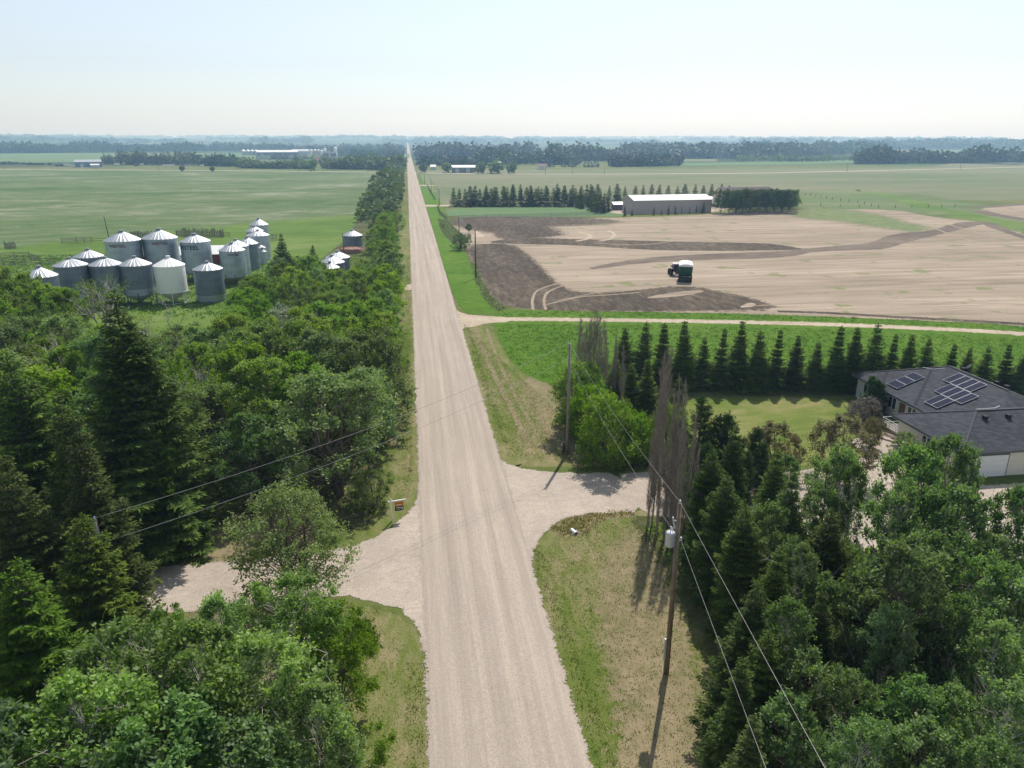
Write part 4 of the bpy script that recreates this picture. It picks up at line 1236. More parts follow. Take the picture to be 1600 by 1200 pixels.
# fences of the far property
rail_fence([G(684, 322), G(688, 334), G(698, 343)], 'pale board fence running from the side road down to the ploughed field', 1.2, 3, 2.6, WOODP, board=.3)
rail_fence([G(698, 343), G(760, 340.5), G(860, 338.5), G(940, 336)], 'long thin rail fence between the small green field and the dark soil', 1.3, 3, 5.0, WOODP)
rail_fence([G(668, 290), G(672, 300), G(680, 313)], 'faint fence line along the road beside the hay field', 1.1, 2, 4.0, WOODG)
def wire_fence(line, label, gap=7.0):
    t = tag(empty('wire_fence', (line[0][0], line[0][1], 0)), label, 'fence', 'wire fences across the far fields')
    o = Vector((line[0][0], line[0][1], 0)); k = 0; rng = random.Random(3)
    for a, b in zip(line[:-1], line[1:]):
        a, b = Vector((*a, 0)) - o, Vector((*b, 0)) - o
        n = max(1, int((b - a).length / gap))
        for i in range(n):
            p = a + (b - a) * i / n
            if k < 99:
                q = MB(); q.tube([p, p + Vector((rng.uniform(-.1, .1), rng.uniform(-.1, .1), 1.5))], .13, 5); q.build('post', WOODG, t)
            k += 1
        w = MB()
        for z in (.5, 1.0, 1.35): w.bar(a + Vector((0, 0, z)), b + Vector((0, 0, z)), .03)
        w.build('wire', WIRE, t)
wire_fence([G(*z4(235, 100)), G(*z4(400, 130)), G(*z4(560, 150)), G(*z4(690, 178))], 'wire fence curving from the evergreen clump across the pasture')
wire_fence([G(*z4(210, 160)), G(*z4(450, 176)), G(*z4(690, 182)), G(*z4(1000, 178)), G(*z4(1250, 172))], 'wire fence along the top edge of the stubble field')

# ------------------------------------------------------------------ power poles and wires
PG = 'wooden power poles'
def power_pole(X, Y, H, label, mat=WOODP, r=.15, transformer=0, insul=((0, 0),), lean=(0, 0), name='power_pole', zoff=0):
    t = tag(empty(name, (X, Y, zoff)), label, 'power pole', PG)
    m = MB(); m.tube([(0, 0, 0), (lean[0] * .5, lean[1] * .5, H * .5), (lean[0], lean[1], H)], [r * 1.15, r, r * .78], 12); m.build('pole', mat, t, True)
    for dz, side in insul:
        i = MB(); i.tube([(lean[0], lean[1], H - dz), (lean[0] + side, lean[1], H - dz + (.0 if side else .1))], .025, 6)
        i.lathe([(.05, 0), (.07, .05), (.05, .1), (.07, .15), (.04, .2)], 10, (lean[0] + side, lean[1], H - dz + .02)); i.build('insulator', GREYP, t)
    if transformer:
        tx = -.42 * transformer
        k = MB(); k.lathe([(.24, 0), (.26, .03), (.26, .78), (.27, .8), (.22, .88), (.05, .9)], 18, (tx, -.05, H - 2.55)); tt = k.build('transformer', GREYP, t, True)
        b = MB(); b.tube([(tx, -.05, H - 1.66), (tx, -.05, H - 1.35)], .04, 8); b.build('bushing', WHITE, tt)
        b = MB(); b.tube([(tx + .1, -.05, H - 1.66), (tx + .12, 0, H - 1.45)], .03, 8)
        b.build('bushing', WHITE, tt)
        for dz in (2.2, 1.9): b = MB(); b.bar((tx, -.05, H - dz), (0, 0, H - dz), .08); b.build('bracket', GREYP, t)
        c = MB(); c.bar((tx + .15, 0, H - 1.0), (0, 0, H - 1.1), .05); c.tube([(tx + .1, 0, H - 1.0), (tx + .05, -.1, H - .75)], .04, 8); c.tube([(tx + .12, .02, H - 1.0), (tx + .2, -.1, H - 1.45)], .045, 8); c.build('fuse_cutout', GREYP, t)
    return t
P1 = G(1041, 1052); H1 = Gh(787, *P1)
p1 = power_pole(P1[0], P1[1], H1, 'brown power pole with a grey transformer can, nearest the viewer on the right verge', WOODB, .14, 1, ((0, 0), (2.3, .22)), lean=(.0, .0))
m = MB(); m.box((-.22, -.05, 1.75), (.1, .1, 1.5)); m.tube([(-.2, -.05, 0), (-.2, -.05, 1.0)], .03, 6); m.build('meter_box', GREYP, p1)
P2 = G(886, 709); H2 = Gh(537, *P2)
p2 = power_pole(P2[0], P2[1], H2, 'grey power pole standing on the dry verge at the driveway corner', WOODP, .15, 0, ((.05, -.15), (1.6, -.15)))
m = MB(); m.tube([(-.45, -.1, 0), (-.42, -.05, 1.3)], .09, 8); m.tube([(-.2, .3, 0), (-.25, .28, 1.0)], .07, 8); m.tube([(.22, -.1, 0), (.3, 0, .7), (.2, 0, .95)], .03, 6); m.build('guard_stub', STEEL_DARK, p2)
TX, TY = G(148, 812, 9.5); P3 = (TX, TY)
power_pole(TX, TY, 9.5, 'power pole with transformer hidden among the spruces at the left driveway', WOODP, .15, 1, ((0, 0), (1.6, .2)))
rp = []
for (bx, by, ty, lab) in ((743.5, 434, 358, 'dark wooden power pole at the corner of the ploughed soil beside the road'),
                          (717.5, 370.5, 337, 'power pole rising from the pale weeds right of the road'),
                          (686.5, 322, 293, 'power pole where the side road joins the gravel road'),
                          (674, 303, 279, 'power pole by the hay field fence beyond the side road'),
                          (663.5, 288, 269.5, 'small far power pole close to the right edge of the road'),
                          (538, 402, 364, 'pole with a bracket in front of the lone low grain bin')):
    X, Y = G(bx, by)
    h = Gh(ty, X, Y); rp.append((X, Y, h))
    power_pole(X, Y, h, lab, STEEL_DARK if bx == 743.5 else WOODG, .15, 0, ((0, 0),))
for (bx, by, ty, where) in ((467, 267.5, 254, 'before the shelterbelt'), (575, 268.8, 258, 'just left of the roadside trees'), (755, 271, 256, 'before the big round bush'),
                            (852, 271.5, 255, 'third from the gravel road on the right'), (894, 271.5, 253, 'fourth from the gravel road on the right'), (944, 271.5, 260, 'short one right of the middle'),
                            (1323, 268, 254, 'left of the dark far tree belt'), (1500, 263.5, 252, 'near the right end of the cross road'), (7, 264.8, 255, 'near the left end of the cross road'), (248, 266, 255, 'behind the round bush on the cross road')):
    X, Y = G(bx, by + 1.2); h = max(7, Gh(ty, X, Y))
    power_pole(X, Y, h, 'thin pole along the cross road, ' + where, WOODG, .16, 0, ((0, 0),))

def wire(a, b, sag, label, r=.007, n=24, group='power lines'):
    a, b = Vector(a), Vector(b)
    pts = []
    for i in range(n + 1):
        t = i / n; p = a.lerp(b, t); p.z -= sag * 4 * t * (1 - t); pts.append(p - a)
    m = MB(); m.tube(pts, r, 5)
    o = m.build('power_line', WIRE); o.location = a
    tag(o, label, 'power line', group)
wire((P2[0] - .15, P2[1], H2 + .05), (P3[0], P3[1], 9.6), .9, 'upper overhead wire crossing the gravel road from the grey pole to the left spruces', .013)
wire((P2[0] - .15, P2[1], H2 - 1.5), (P3[0] + .2, P3[1], 8.0), .9, 'lower overhead wire crossing the gravel road from the grey pole to the left spruces', .013)
wire((P2[0], P2[1], H2), (P1[0], P1[1], H1 + .1), .5, 'upper wire between the grey pole and the transformer pole')
wire((P2[0], P2[1], H2 - 1.6), (P1[0] - .1, P1[1], H1 - 1.9), .5, 'lower wire between the grey pole and the transformer pole')
E1 = G(1235, 1140, H1 * .9); E2 = G(1160, 1140, H1 * .72)
e1 = (P1[0] + (P1[0] - P2[0]) * 1.4 + 6, P1[1] - 46, 10.5)
wire((P1[0], P1[1], H1 + .1), (P1[0] + (E1[0] - P1[0]) * 2.6, P1[1] + (E1[1] - P1[1]) * 2.6, H1 - .6), .1, 'upper wire running from the transformer pole out over the right trees')
wire((P1[0] + .2, P1[1], H1 - 2.2), (P1[0] + (E2[0] - P1[0]) * 2.6, P1[1] + (E2[1] - P1[1]) * 2.6, H1 - 2.9), .1, 'lower wire running from the transformer pole out over the right trees')
for i in range(4):
    a, b = rp[i], rp[i + 1]
    wire((a[0], a[1], a[2] + .15), (b[0], b[1], b[2] + .15), 1.0, ('overhead wire beside the gravel road, from the corner pole to the weeds pole', 'overhead wire from the weeds pole to the side road pole', 'overhead wire from the side road pole to the hay field pole', 'farthest overhead wire beside the gravel road')[i], .02)
a = rp[5]
wire((a[0], a[1], a[2] - .5), (-5, 205, 6.5), .6, 'service wire from the bin yard pole into the roadside trees', .02)

# ------------------------------------------------------------------ realtor sign on the verge
X, Y = G(612.5, 815)
sg = tag(empty('for_sale_sign', (X, Y, 0), R(12)), 'white post sign with an orange and black hanging board on the left verge', 'sign')
HS = 2.05
m = MB(); m.box((0, 0, HS / 2), (.11, .11, HS)); m.lathe([(.08, HS), (.06, HS + .05), (.01, HS + .14)], 4); m.build('post', WHITE, sg)
m = MB(); m.box((.5, 0, HS - .2), (1.45, .09, .09)); m.build('arm', WHITE, sg)
ORANGE = plain('orange_board', (0.50, 0.16, 0.02), .5, 0, .05); BLK = plain('black_board', (0.012, 0.012, 0.013), .5)
m = MB(); m.box((.66, 0, HS - .53), (.72, .03, .42)); bo = m.build('board', ORANGE, sg)
m = MB(); m.box((.66, 0, HS - .94), (.72, .03, .40)); m.build('lower_board', BLK, bo)
m = MB()
m.box((.66, -.02, HS - .60), (.5, .006, .05)); m.box((.66, -.02, HS - .84), (.5, .006, .045)); m.box((.6, -.02, HS - .98), (.38, .006, .03)); m.box((.92, -.02, HS - .96), (.1, .006, .12)); m.box((.66, -.018, HS - 1.155), (.74, .02, .03))
m.build('lettering', WHITE, bo)
m = MB(); m.bar((.38, 0, HS - .24), (.38, 0, HS - .33), .015); m.bar((.94, 0, HS - .24), (.94, 0, HS - .33), .015); m.build('hanger', STEEL_DARK, sg)
X, Y = G(593, 811)
m = MB(); m.bar((0, 0, 0), (.03, 0, 1.9), .07)
o = m.build('fence_post', WOODG); o.location = (X, Y, 0); tag(o, 'thin dark wooden post just left of the white sale sign', 'post')
# culvert end / white rock
X, Y = G(897, 833)
t = tag(empty('culvert_end', (X, Y, 0), R(20), .62), 'pale culvert end in the weedy patch beside the right driveway mouth', 'culvert')
m = MB(); m.tube([(0, -.5, .18), (0, .6, .18)], .26, 16, cap=False); m.build('pipe', WHITE, t, True)
rr = random.Random(4)
STONE = plain('grey_stone', (0.3, 0.28, 0.25), .9)
for k in range(8):
    m = MB(); m.box((rr.uniform(-.7, .7), rr.uniform(-.4, .5), .08), (rr.uniform(.12, .3), rr.uniform(.12, .25), rr.uniform(.1, .2)), rr.uniform(0, 3)); m.build('stone', STONE, t)

# ------------------------------------------------------------------ tractor and grain cart in the stubble
GREEN = plain('dark_green_paint', (0.015, 0.07, 0.025), .4, 0, .15)
TARP = plain('white_tarp', (0.80, 0.80, 0.80), .6, 0, .03)
REDP = plain('dull_red_paint', (0.18, 0.03, 0.03), .4)
def wheel(c, r, w, parent, name='wheel', rimmat=None):
    m = MB(); pr = [(r * .55, -w / 2), (r * .92, -w / 2), (r, -w * .32), (r, w * .32), (r * .92, w / 2), (r * .55, w / 2)]
    n = 28; vs = []
    for rr_, x in pr:
        for k in range(n):
            a = 2 * math.pi * k / n
            vs.append((c[0] + x, c[1] + rr_ * math.cos(a), c[2] + rr_ * math.sin(a)))
    fs = [(i * n + k, i * n + (k + 1) % n, (i + 1) * n + (k + 1) % n, (i + 1) * n + k) for i in range(len(pr) - 1) for k in range(n)]
    m.add(vs, fs)
    for k in range(n):     # lugs
        a = 2 * math.pi * k / n; s = 1 if k % 2 else -1
        M_ = Matrix.Rotation(a, 3, 'X')
        m.box(Vector(c) + M_ @ Vector((s * w * .24, 0, r + .01)), (w * .46, .07, .07), 0, 0, M_)
    wo = m.build(name, BLACK, parent)
    h = MB(); vs = []
    pr = [(r * .56, -w * .2), (r * .2, -w * .05), (r * .2, w * .05), (r * .56, w * .2)]
    for rr_, x in pr:
        for k in range(n):
            a = 2 * math.pi * k / n; vs.append((c[0] + x, c[1] + rr_ * math.cos(a), c[2] + rr_ * math.sin(a)))
    fs = [(i * n + k, i * n + (k + 1) % n, (i + 1) * n + (k + 1) % n, (i + 1) * n + k) for i in range(3) for k in range(n)]
    fs += [tuple(range(n, 2 * n)), tuple(reversed(range(2 * n, 3 * n)))]
    h.add(vs, fs); h.build('rim', rimmat or GREYP, wo)
    return wo
CX, CY = G(1070, 439)
cart = tag(empty('grain_cart', (CX, CY, 0), -math.atan2(CX, CY) + R(2), .92), 'dark green grain cart with a white tarp cover, seen from behind in the stubble field', 'grain cart')
m = MB()   # hopper body, sloping sides
m.add([(-1.0, -1.5, 1.2), (1.0, -1.5, 1.2), (1.0, 3.0, 1.2), (-1.0, 3.0, 1.2), (-1.55, -2.4, 2.5), (1.55, -2.4, 2.5), (1.55, 3.8, 2.5), (-1.55, 3.8, 2.5), (-1.6, -2.4, 4.0), (1.6, -2.4, 4.0), (1.6, 3.8, 4.0), (-1.6, 3.8, 4.0)],
      [(0, 3, 2, 1), (0, 1, 5, 4), (1, 2, 6, 5), (2, 3, 7, 6), (3, 0, 4, 7), (4, 5, 9, 8), (5, 6, 10, 9), (6, 7, 11, 10), (7, 4, 8, 11)])
for x in (-1.3, -.65, 0, .65, 1.3): m.box((x, -2.44, 3.2), (.08, .08, 1.4))
m.build('hopper', GREEN, cart)
m = MB(); n = 9; vs = []
for i in range(n):
    a = math.pi * i / (n - 1); x = -1.68 * math.cos(a); z = 4.0 + .5 * math.sin(a)
    vs += [(x, -2.5, z), (x, 3.9, z)]
vs += [(-1.68, -2.5, 3.85), (-1.68, 3.9, 3.85), (1.68, -2.5, 3.85), (1.68, 3.9, 3.85)]
fs = [(2 * i, 2 * i + 1, 2 * i + 3, 2 * i + 2) for i in range(n - 1)] + [(0, 18, 19, 1), (16, 17, 21, 20), tuple([18] + [2 * i for i in range(n)] + [20]), tuple([21] + [2 * i + 1 for i in reversed(range(n))] + [19])]
m.add(vs, fs); m.build('tarp', TARP, cart)
m = MB(); m.bar((-1.3, -1.9, .9), (-1.3, 3, .9), .18); m.bar((1.3, -1.9, .9), (1.3, 3, .9), .18); m.bar((-1.5, .2, .85), (1.5, .2, .85), .25); m.bar((0, 3, .8), (-.5, 5.3, .6), .2)
m.bar((-1.5, -2.3, 1.45), (1.5, -2.3, 1.45), .16); m.bar((-1.3, -1.9, .9), (-1.3, -2.3, 1.45), .12); m.bar((1.3, -1.9, .9), (1.3, -2.3, 1.45), .12); m.build('chassis', STEEL_DARK, cart)
m = MB(); m.box((0, -1.2, .95), (2.3, 1.6, .5)); m.box((0, -2.2, .75), (2.6, .3, .35)); m.build('undercarriage', STEEL_DARK, cart)
wheel((-1.2, .3, .9), .9, .8, cart); wheel((1.2, .3, .9), .9, .8, cart); wheel((-1.2, -1.45, .9), .9, .8, cart); wheel((1.2, -1.45, .9), .9, .8, cart); wheel((-.4, -1.45, .9), .9, .6, cart); wheel((.4, -1.45, .9), .9, .6, cart)
m = MB(); m.box((1.0, -2.45, 1.5), (.3, .06, .16)); m.build('tail_light', WHITE, cart)
m = MB(); m.box((0, -2.4, 1.46), (1.2, .05, .05)); m.build('reflector_strip', plain('reflective_strip', (.6, .4, .3), .4), cart)

TXX, TYY = G(1060, 430)
CD = math.hypot(CX, CY); FX, FY = CX / CD, CY / CD
tr = tag(empty('tractor', (CX + FX * 6.6 - FY * 2.3, CY + FY * 6.6 + FX * 2.3, 0), -math.atan2(CX, CY) + R(16), .92), 'tractor with a pale cab roof pulling the green grain cart', 'tractor')
m = MB(); m.box((0, 1.7, 1.75), (1.0, 2.7, .95)); m.box((0, 3.1, 1.65), (.9, .3, .8)); m.build('hood', REDP, tr)
m = MB(); m.box((0, .8, 1.15), (.7, 4.6, .5)); m.bar((0, -1.2, .8), (0, -2.2, .7), .2); m.build('chassis', STEEL_DARK, tr)
cb = MB()
for sx in (-.75, .75):
    for sy in (-.75, .55): cb.bar((sx, sy, 1.6), (sx * .92, sy, 3.0), .09)
cb.box((0, -.1, 1.7), (1.6, 1.5, .3)); cb.build('cab_frame', STEEL_DARK, tr)
m = MB(); m.box((0, -.1, 2.35), (1.36, 1.2, 1.15)); m.build('cab_glass', GLASS, tr)
m = MB(); m.box((0, -.1, 3.07), (1.75, 1.75, .16)); m.box((0, -.1, 3.17), (1.4, 1.4, .08)); m.build('cab_roof', WHITE, tr)
m = MB(); m.box((-1.05, -.2, 1.95), (.55, 1.5, .08)); m.box((1.05, -.2, 1.95), (.55, 1.5, .08)); m.build('fender', GREYP, tr)
wheel((-1.15, -.3, .98), .98, .6, tr, rimmat=REDP); wheel((1.15, -.3, .98), .98, .6, tr, rimmat=REDP); wheel((-1.0, 2.4, .7), .7, .45, tr, rimmat=REDP); wheel((1.0, 2.4, .7), .7, .45, tr, rimmat=REDP)
m = MB(); m.tube([(.45, 1.3, 2.2), (.45, 1.3, 3.1)], .06, 8); m.build('exhaust', STEEL_DARK, tr)

# ------------------------------------------------------------------ house with solar panels (eaves 2.8 m)
def shingle_mat():
    m, nt, b = new_mat('asphalt_shingles')
    c = coords(nt, src='pos')
    br = N(nt, 'TexBrick'); br.inputs['Scale'].default_value = 1.0
    br.inputs['Brick Width'].default_value = .5; br.inputs['Row Height'].default_value = .28; br.inputs['Mortar Size'].default_value = .012
    sp = N(nt, 'SeparateXYZ'); nt.links.new(N(nt, 'NewGeometry').outputs['Position'], sp.inputs[0])
    cb = N(nt, 'CombineXYZ'); nt.links.new(math_n(nt, 'ADD', sp.outputs[0], sp.outputs[1]), cb.inputs[0]); nt.links.new(math_n(nt, 'MULTIPLY', sp.outputs[2], 2.7), cb.inputs[1])
    nt.links.new(cb.outputs[0], br.inputs['Vector'])
    br.inputs['Color1'].default_value = (.036, .039, .048, 1); br.inputs['Color2'].default_value = (.066, .070, .082, 1); br.inputs['Mortar'].default_value = (.03, .03, .033, 1)
    n1 = noise(nt, c, .35, 4, .6); n2 = noise(nt, c, 5, 4, .7)
    col = mix(nt, br.outputs['Color'], ramp(nt, math_n(nt, 'ADD', math_n(nt, 'MULTIPLY', n1, .5), math_n(nt, 'MULTIPLY', n2, .5)), [(.35, .72), (.65, 1.25)]), 1.0, 'MULTIPLY')
    nt.links.new(col, b.inputs['Base Color']); b.inputs['Roughness'].default_value = .9
    bump(nt, b, br.outputs['Fac'], -.4, .02)
    return m
SHING = shingle_mat()
STUCCO = plain('grey_stucco', (0.55, 0.55, 0.51), .9, 0, .08, 6)
STUCCO2 = plain('cream_stucco', (0.70, 0.66, 0.56), .9, 0, .08, 6)
FASCIA = plain('dark_fascia', (0.10, 0.115, 0.115), .5)
VALLEY = plain('dark_valley_shingle', (0.028, 0.029, 0.034), .9)
RIDGE = plain('ridge_cap_shingle', (0.075, 0.075, 0.082), .9)
HX0, HX1, HY0, HY1, ZE = 53.0, 67.4, 56.2, 79.2, 2.8
SL = 2.8 / 7.1
ridge_z = ZE + (HX1 - HX0) / 2 * SL
house = tag(empty('bungalow', (HX0, HY1, 0)), 'grey hip roofed bungalow with solar panels on the right behind the lawn', 'house')
hl = Vector((HX0, HY1, 0))
def hp(x, y, z): return (x - hl.x, y - hl.y, z)
def hip_roof(x0, x1, y0, y1, along, name='roof', zb=0.0):
    m = MB(); zo = ZE + zb
    if along == 'y':
        h = (x1 - x0) / 2; zr = zo + h * SL; a, b_ = ((x0 + x1) / 2, y0 + h), ((x0 + x1) / 2, y1 - h)
        v = [hp(x0, y0, zo), hp(x1, y0, zo), hp(x1, y1, zo), hp(x0, y1, zo), hp(a[0], a[1], zr), hp(b_[0], b_[1], zr)]
        f = [(0, 1, 4), (1, 2, 5, 4), (2, 3, 5), (3, 0, 4, 5)]
    else:
        h = (y1 - y0) / 2; zr = zo + h * SL
        v = [hp(x0, y0, zo), hp(x1, y0, zo), hp(x1, y1, zo), hp(x0, y1, zo), hp(x0 + h, y0 + h, zr), hp(x1, y0 + h, zr)]
        f = [(0, 1, 5, 4), (2, 3, 4, 5), (3, 0, 4), (1, 2, 5)]
    v2 = [(p[0], p[1], zo - .2) for p in v[:4]]
    m.add(v, f); m.build(name, SHING, house)
    g = MB()
    g.add(v[:4] + v2, [(0, 4, 5, 1), (1, 5, 6, 2), (2, 6, 7, 3), (3, 7, 4, 0), (4, 7, 6, 5)]); g.build('fascia', FASCIA, house)
    return v
v1_ = hip_roof(HX0, HX1, HY0, HY1, 'y')
GX0, GX1, GY0, GY1 = 49.1, 63.5, 55.2, 65.6
v2_ = hip_roof(GX0, GX1, GY0, GY1, 'x', 'garage_roof')
def west(x, y, lift=.05): return hp(x, y, ZE + (x - HX0) * SL + lift)
rc = MB()
rc.bar(Vector(v1_[5]) + Vector((0, 0, .02)), Vector(v1_[4]) + Vector((0, 0, .02)), .26, .05)
rc.bar(Vector(v1_[3]) + Vector((0, 0, .03)), Vector(v1_[5]) + Vector((0, 0, .03)), .24, .05)
rc.bar(Vector(v2_[4]) + Vector((0, 0, .02)), Vector(v2_[5]) + Vector((0, 0, .02)), .24, .05)
rc.bar(Vector(v2_[3]) + Vector((0, 0, .03)), Vector(v2_[4]) + Vector((0, 0, .03)), .16, .05)
rc.bar(Vector(v2_[0]) + Vector((0, 0, .03)), Vector(v2_[4]) + Vector((0, 0, .03)), .16, .05)
rc.build('ridge_cap', RIDGE, house)
va = MB()
for (a, b_) in (((53.1, 73.4), (55.8, 76.4)), ((53.3, 67.6), (59.0, 73.2))):
    p, q = Vector(west(*a, .03)), Vector(west(*b_, .03)); va.bar(p, q, .3, .03)
va.build('valley', VALLEY, house)
# walls
w = MB()
w.add([hp(53.6, 57.0, 0), hp(66.8, 57.0, 0), hp(66.8, 78.6, 0), hp(53.6, 78.6, 0), hp(53.6, 57.0, 2.62), hp(66.8, 57.0, 2.62), hp(66.8, 78.6, 2.62), hp(53.6, 78.6, 2.62)], [(0, 1, 5, 4), (1, 2, 6, 5), (2, 3, 7, 6), (3, 0, 4, 7)])
w.build('wall', STUCCO, house)
w = MB()
w.add([hp(49.7, 55.8, 0), hp(63, 55.8, 0), hp(63, 65.0, 0), hp(49.7, 65.0, 0), hp(49.7, 55.8, 2.62), hp(63, 55.8, 2.62), hp(63, 65, 2.62), hp(49.7, 65, 2.62)], [(0, 1, 5, 4), (1, 2, 6, 5), (2, 3, 7, 6), (3, 0, 4, 7)])
w.build('garage_wall', STUCCO2, house)
def window_w(x, y0, y1, z0, z1, n=2):
    f = MB(); f.box2(hp(x - .05, y0, z0), hp(x + .02, y1, z1)); fo = f.build('window', WHITE, house)
    g = MB(); wd = (y1 - y0) / n
    for i in range(n): g.box2(hp(x - .075, y0 + wd * i + .09, z0 + .09), hp(x - .03, y0 + wd * (i + 1) - .09, z1 - .09))
    g.build('pane', GLASS, fo)
window_w(53.6, 75.6, 77.2, .95, 2.35)
window_w(53.6, 71.0, 72.4, .95, 2.35)
window_w(53.6, 67.6, 69.0, .3, 2.3)
window_w(49.7, 59.9, 61.2, .5, 2.3)
d = MB(); d.box2(hp(53.52, 69.5, .1), hp(53.62, 70.4, 2.2)); d.build('door', plain('brown_door', (.16, .09, .06), .5), house)
d = MB(); d.box2(hp(49.9, 55.72, .05), hp(54.6, 55.82, 2.3)); d.build('garage_door_frame', FASCIA, house)
d = MB()
for i in range(4): d.box2(hp(50.05, 55.66, .06 + i * .54), hp(54.45, 55.74, .06 + i * .54 + .525))
d.build('garage_door', WHITE, house)
c_ = MB(); c_.box2(hp(49.2, 57.9, 0), hp(49.5, 58.2, 2.6)); c_.build('porch_column', WHITE, house)
dk = MB(); dk.box2(hp(50.3, 65.05, 0), hp(53.55, 68.6, .42)); dk.box2(hp(49.6, 65.3, 0), hp(50.3, 66.8, .2)); dk.build('deck', WOODG, house)
rl = MB()
for z in (.55, .8, 1.05, 1.3): rl.bar(hp(50.4, 65.1, z), hp(50.4, 68.5, z), .04)
for y in (65.1, 66.2, 67.3, 68.5): rl.bar(hp(50.4, y, .42), hp(50.4, y, 1.35), .06)
for z in (.7, 1.3): rl.bar(hp(50.4, 68.5, z), hp(53.5, 68.5, z), .04)
rl.build('deck_railing', WHITE, house)
# rain gutters / conduit
gt = MB(); gt.tube([west(58.3, 73.9, .12), west(58.6, 72.7, .12), west(59.5, 71.9, .12)], .03, 6)
gt.tube([hp(54.2, 60.4, 5.0), hp(56.2, 60.35, 5.05), hp(57.0, 60.7, 5.1)], .03, 6); gt.build('conduit', WHITE, house)
# solar arrays, each panel a part
PANEL = plain('solar_cell_blue', (0.012, 0.014, 0.032), .15, 0, .1, 1.5)
PANEL.node_tree.nodes['Principled BSDF'].inputs['Specular IOR Level'].default_value = .12
PFR = plain('panel_frame', (0.14, 0.15, 0.17), .4, .5)
def on_west(px, py):
    # intersect view ray with the west roof plane
    r = ray(px, py)
    # z = ZE+.15+(x-HX0)*SL ; CAM_H + r2 t = ZE+.15 + (r0 t - HX0)*SL
    t = (CAM_H - ZE - .15 + HX0 * SL) / (r[0] * SL - r[2])
    return r[0] * t, r[1] * t
zz = lambda x, y: (1260 + x / 4.615, 540 + y / 4.615)
def panel(y0, x0, wy=1.75, wx=1.05):
    """panel with one corner at (x0,y0); wy along the eave, wx up the slope (in plan)"""
    f = MB(); a = [west(x0, y0, .12), west(x0 + wx, y0, .12), west(x0 + wx, y0 + wy, .12), west(x0, y0 + wy, .12)]
    b2 = [(p[0], p[1], p[2] + .05) for p in a]
    f.add(a + b2, [(0, 3, 2, 1), (4, 5, 6, 7), (0, 1, 5, 4), (1, 2, 6, 5), (2, 3, 7, 6), (3, 0, 4, 7)])
    fo = f.build('solar_panel', PFR, house)
    g = MB(); e = .035
    g.add([west(x0 + e, y0 + e, .173), west(x0 + wx - e, y0 + e, .173), west(x0 + wx - e, y0 + wy - e, .173), west(x0 + e, y0 + wy - e, .173)], [(0, 1, 2, 3)]); g.build('cells', PANEL, fo)
for x0 in (53.9, 54.95, 56.0): panel(71.75, x0, 1.9, 1.03)
for y0 in (65.6, 66.65, 67.7, 68.75): panel(y0, 57.75, 1.03, 1.85)
for y0 in (64.25, 65.3, 66.35, 67.4): panel(y0, 55.87, 1.03, 1.85)
for y0 in (65.2, 66.25): panel(y0, 53.98, 1.03, 1.85)

# roof vents and dish
for (x, y) in ((1298, 478), (1467, 468)):
    r_ = ray(*zz(x, y)); Y = 59.3; X = r_[0] * Y / r_[1]
    z = ZE + (Y - GY0) * SL if Y < 60.4 else ZE + (GY1 - Y) * SL
    m = MB(); m.box(hp(X, Y, z + .14), (.38, .38, .28)); m.box(hp(X, Y, z + .3), (.5, .5, .05)); m.build('roof_vent', BLACK, house)
for (x, y) in ((61.1, 71.0), (61.2, 66.2), (61.2, 64.8)):
    z = ZE + (HX1 - x) * SL; m = MB(); m.box(hp(x, y, z + .2), (.35, .35, .4)); m.box(hp(x, y, z + .42), (.46, .46, .05)); m.build('roof_vent', BLACK, house)
dm = MB(); dm.lathe([(.02, .0), (.25, .04), (.42, .14)], 20, cap=False)
do = dm.build('satellite_dish', GREYP, house, True); do.location = hp(62.2, 71.5, 5.6); do.rotation_euler = (R(55), 0, R(200))
# bench near the porch
X, Y = 48.9, 65.2
bn = tag(empty('garden_bench', (X, Y, 0), R(-55)), 'low dark wooden bench on the paved path before the porch', 'bench')
m = MB(); m.box((0, 0, .42), (2.2, .12, .05)); m.box((0, .16, .42), (2.2, .12, .05)); m.box((0, .32, .42), (2.2, .12, .05)); m.build('seat', WOODB, bn)
m = MB(); m.box((0, .42, .75), (2.2, .04, .18)); m.build('backrest', WOODB, bn)
for s in (-1, 1):
    m = MB(); m.box((s * .9, .15, .2), (.08, .5, .4)); m.box((s * .9, .42, .5), (.08, .06, .6)); m.build('leg', BLACK, bn)

# ------------------------------------------------------------------ large shed and buildings of the far property
TAUPE = plain('taupe_metal_siding', (0.42, 0.365, 0.345), .6, .1, .06, .6)
SHX0, SHY0 = G(990, 334.5); SHX1, SHY1 = G(1111, 332)
SHX0b, SHY0b = G(984.5, 327.5)
rzs = math.atan2(SHY1 - SHY0, SHX1 - SHX0); Ls = math.hypot(SHX1 - SHX0, SHY1 - SHY0)
Wd = 14.0
cx = (SHX0 + SHX1) / 2 - math.sin(rzs) * Wd / 2; cy = (SHY0 + SHY1) / 2 + math.cos(rzs) * Wd / 2
gable_shed('machine_shed', 'long taupe metal shed with a white roof at the top of the stubble field', 'shed', (cx, cy), Ls, Wd, 5.6, 7.3, rzs, TAUPE, ROOF_WHITE)
X, Y = G(965, 328)
gable_shed('small_shed', 'small dark open shed left of the long taupe shed', 'shed', (X, Y), 5, 4, 2.6, 3.4, rzs, STEEL_DARK, ROOF_GALV)
X, Y = G(1160, 322)
gable_shed('farm_house', 'house with a mauve brown roof behind the dark evergreen clump', 'house', (X, Y), 26, 12, 4.5, 8.8, rzs, STUCCO2, plain('mauve_roof', (0.19, 0.14, 0.15), .8), windows=4)
X, Y = G(1118, 318)
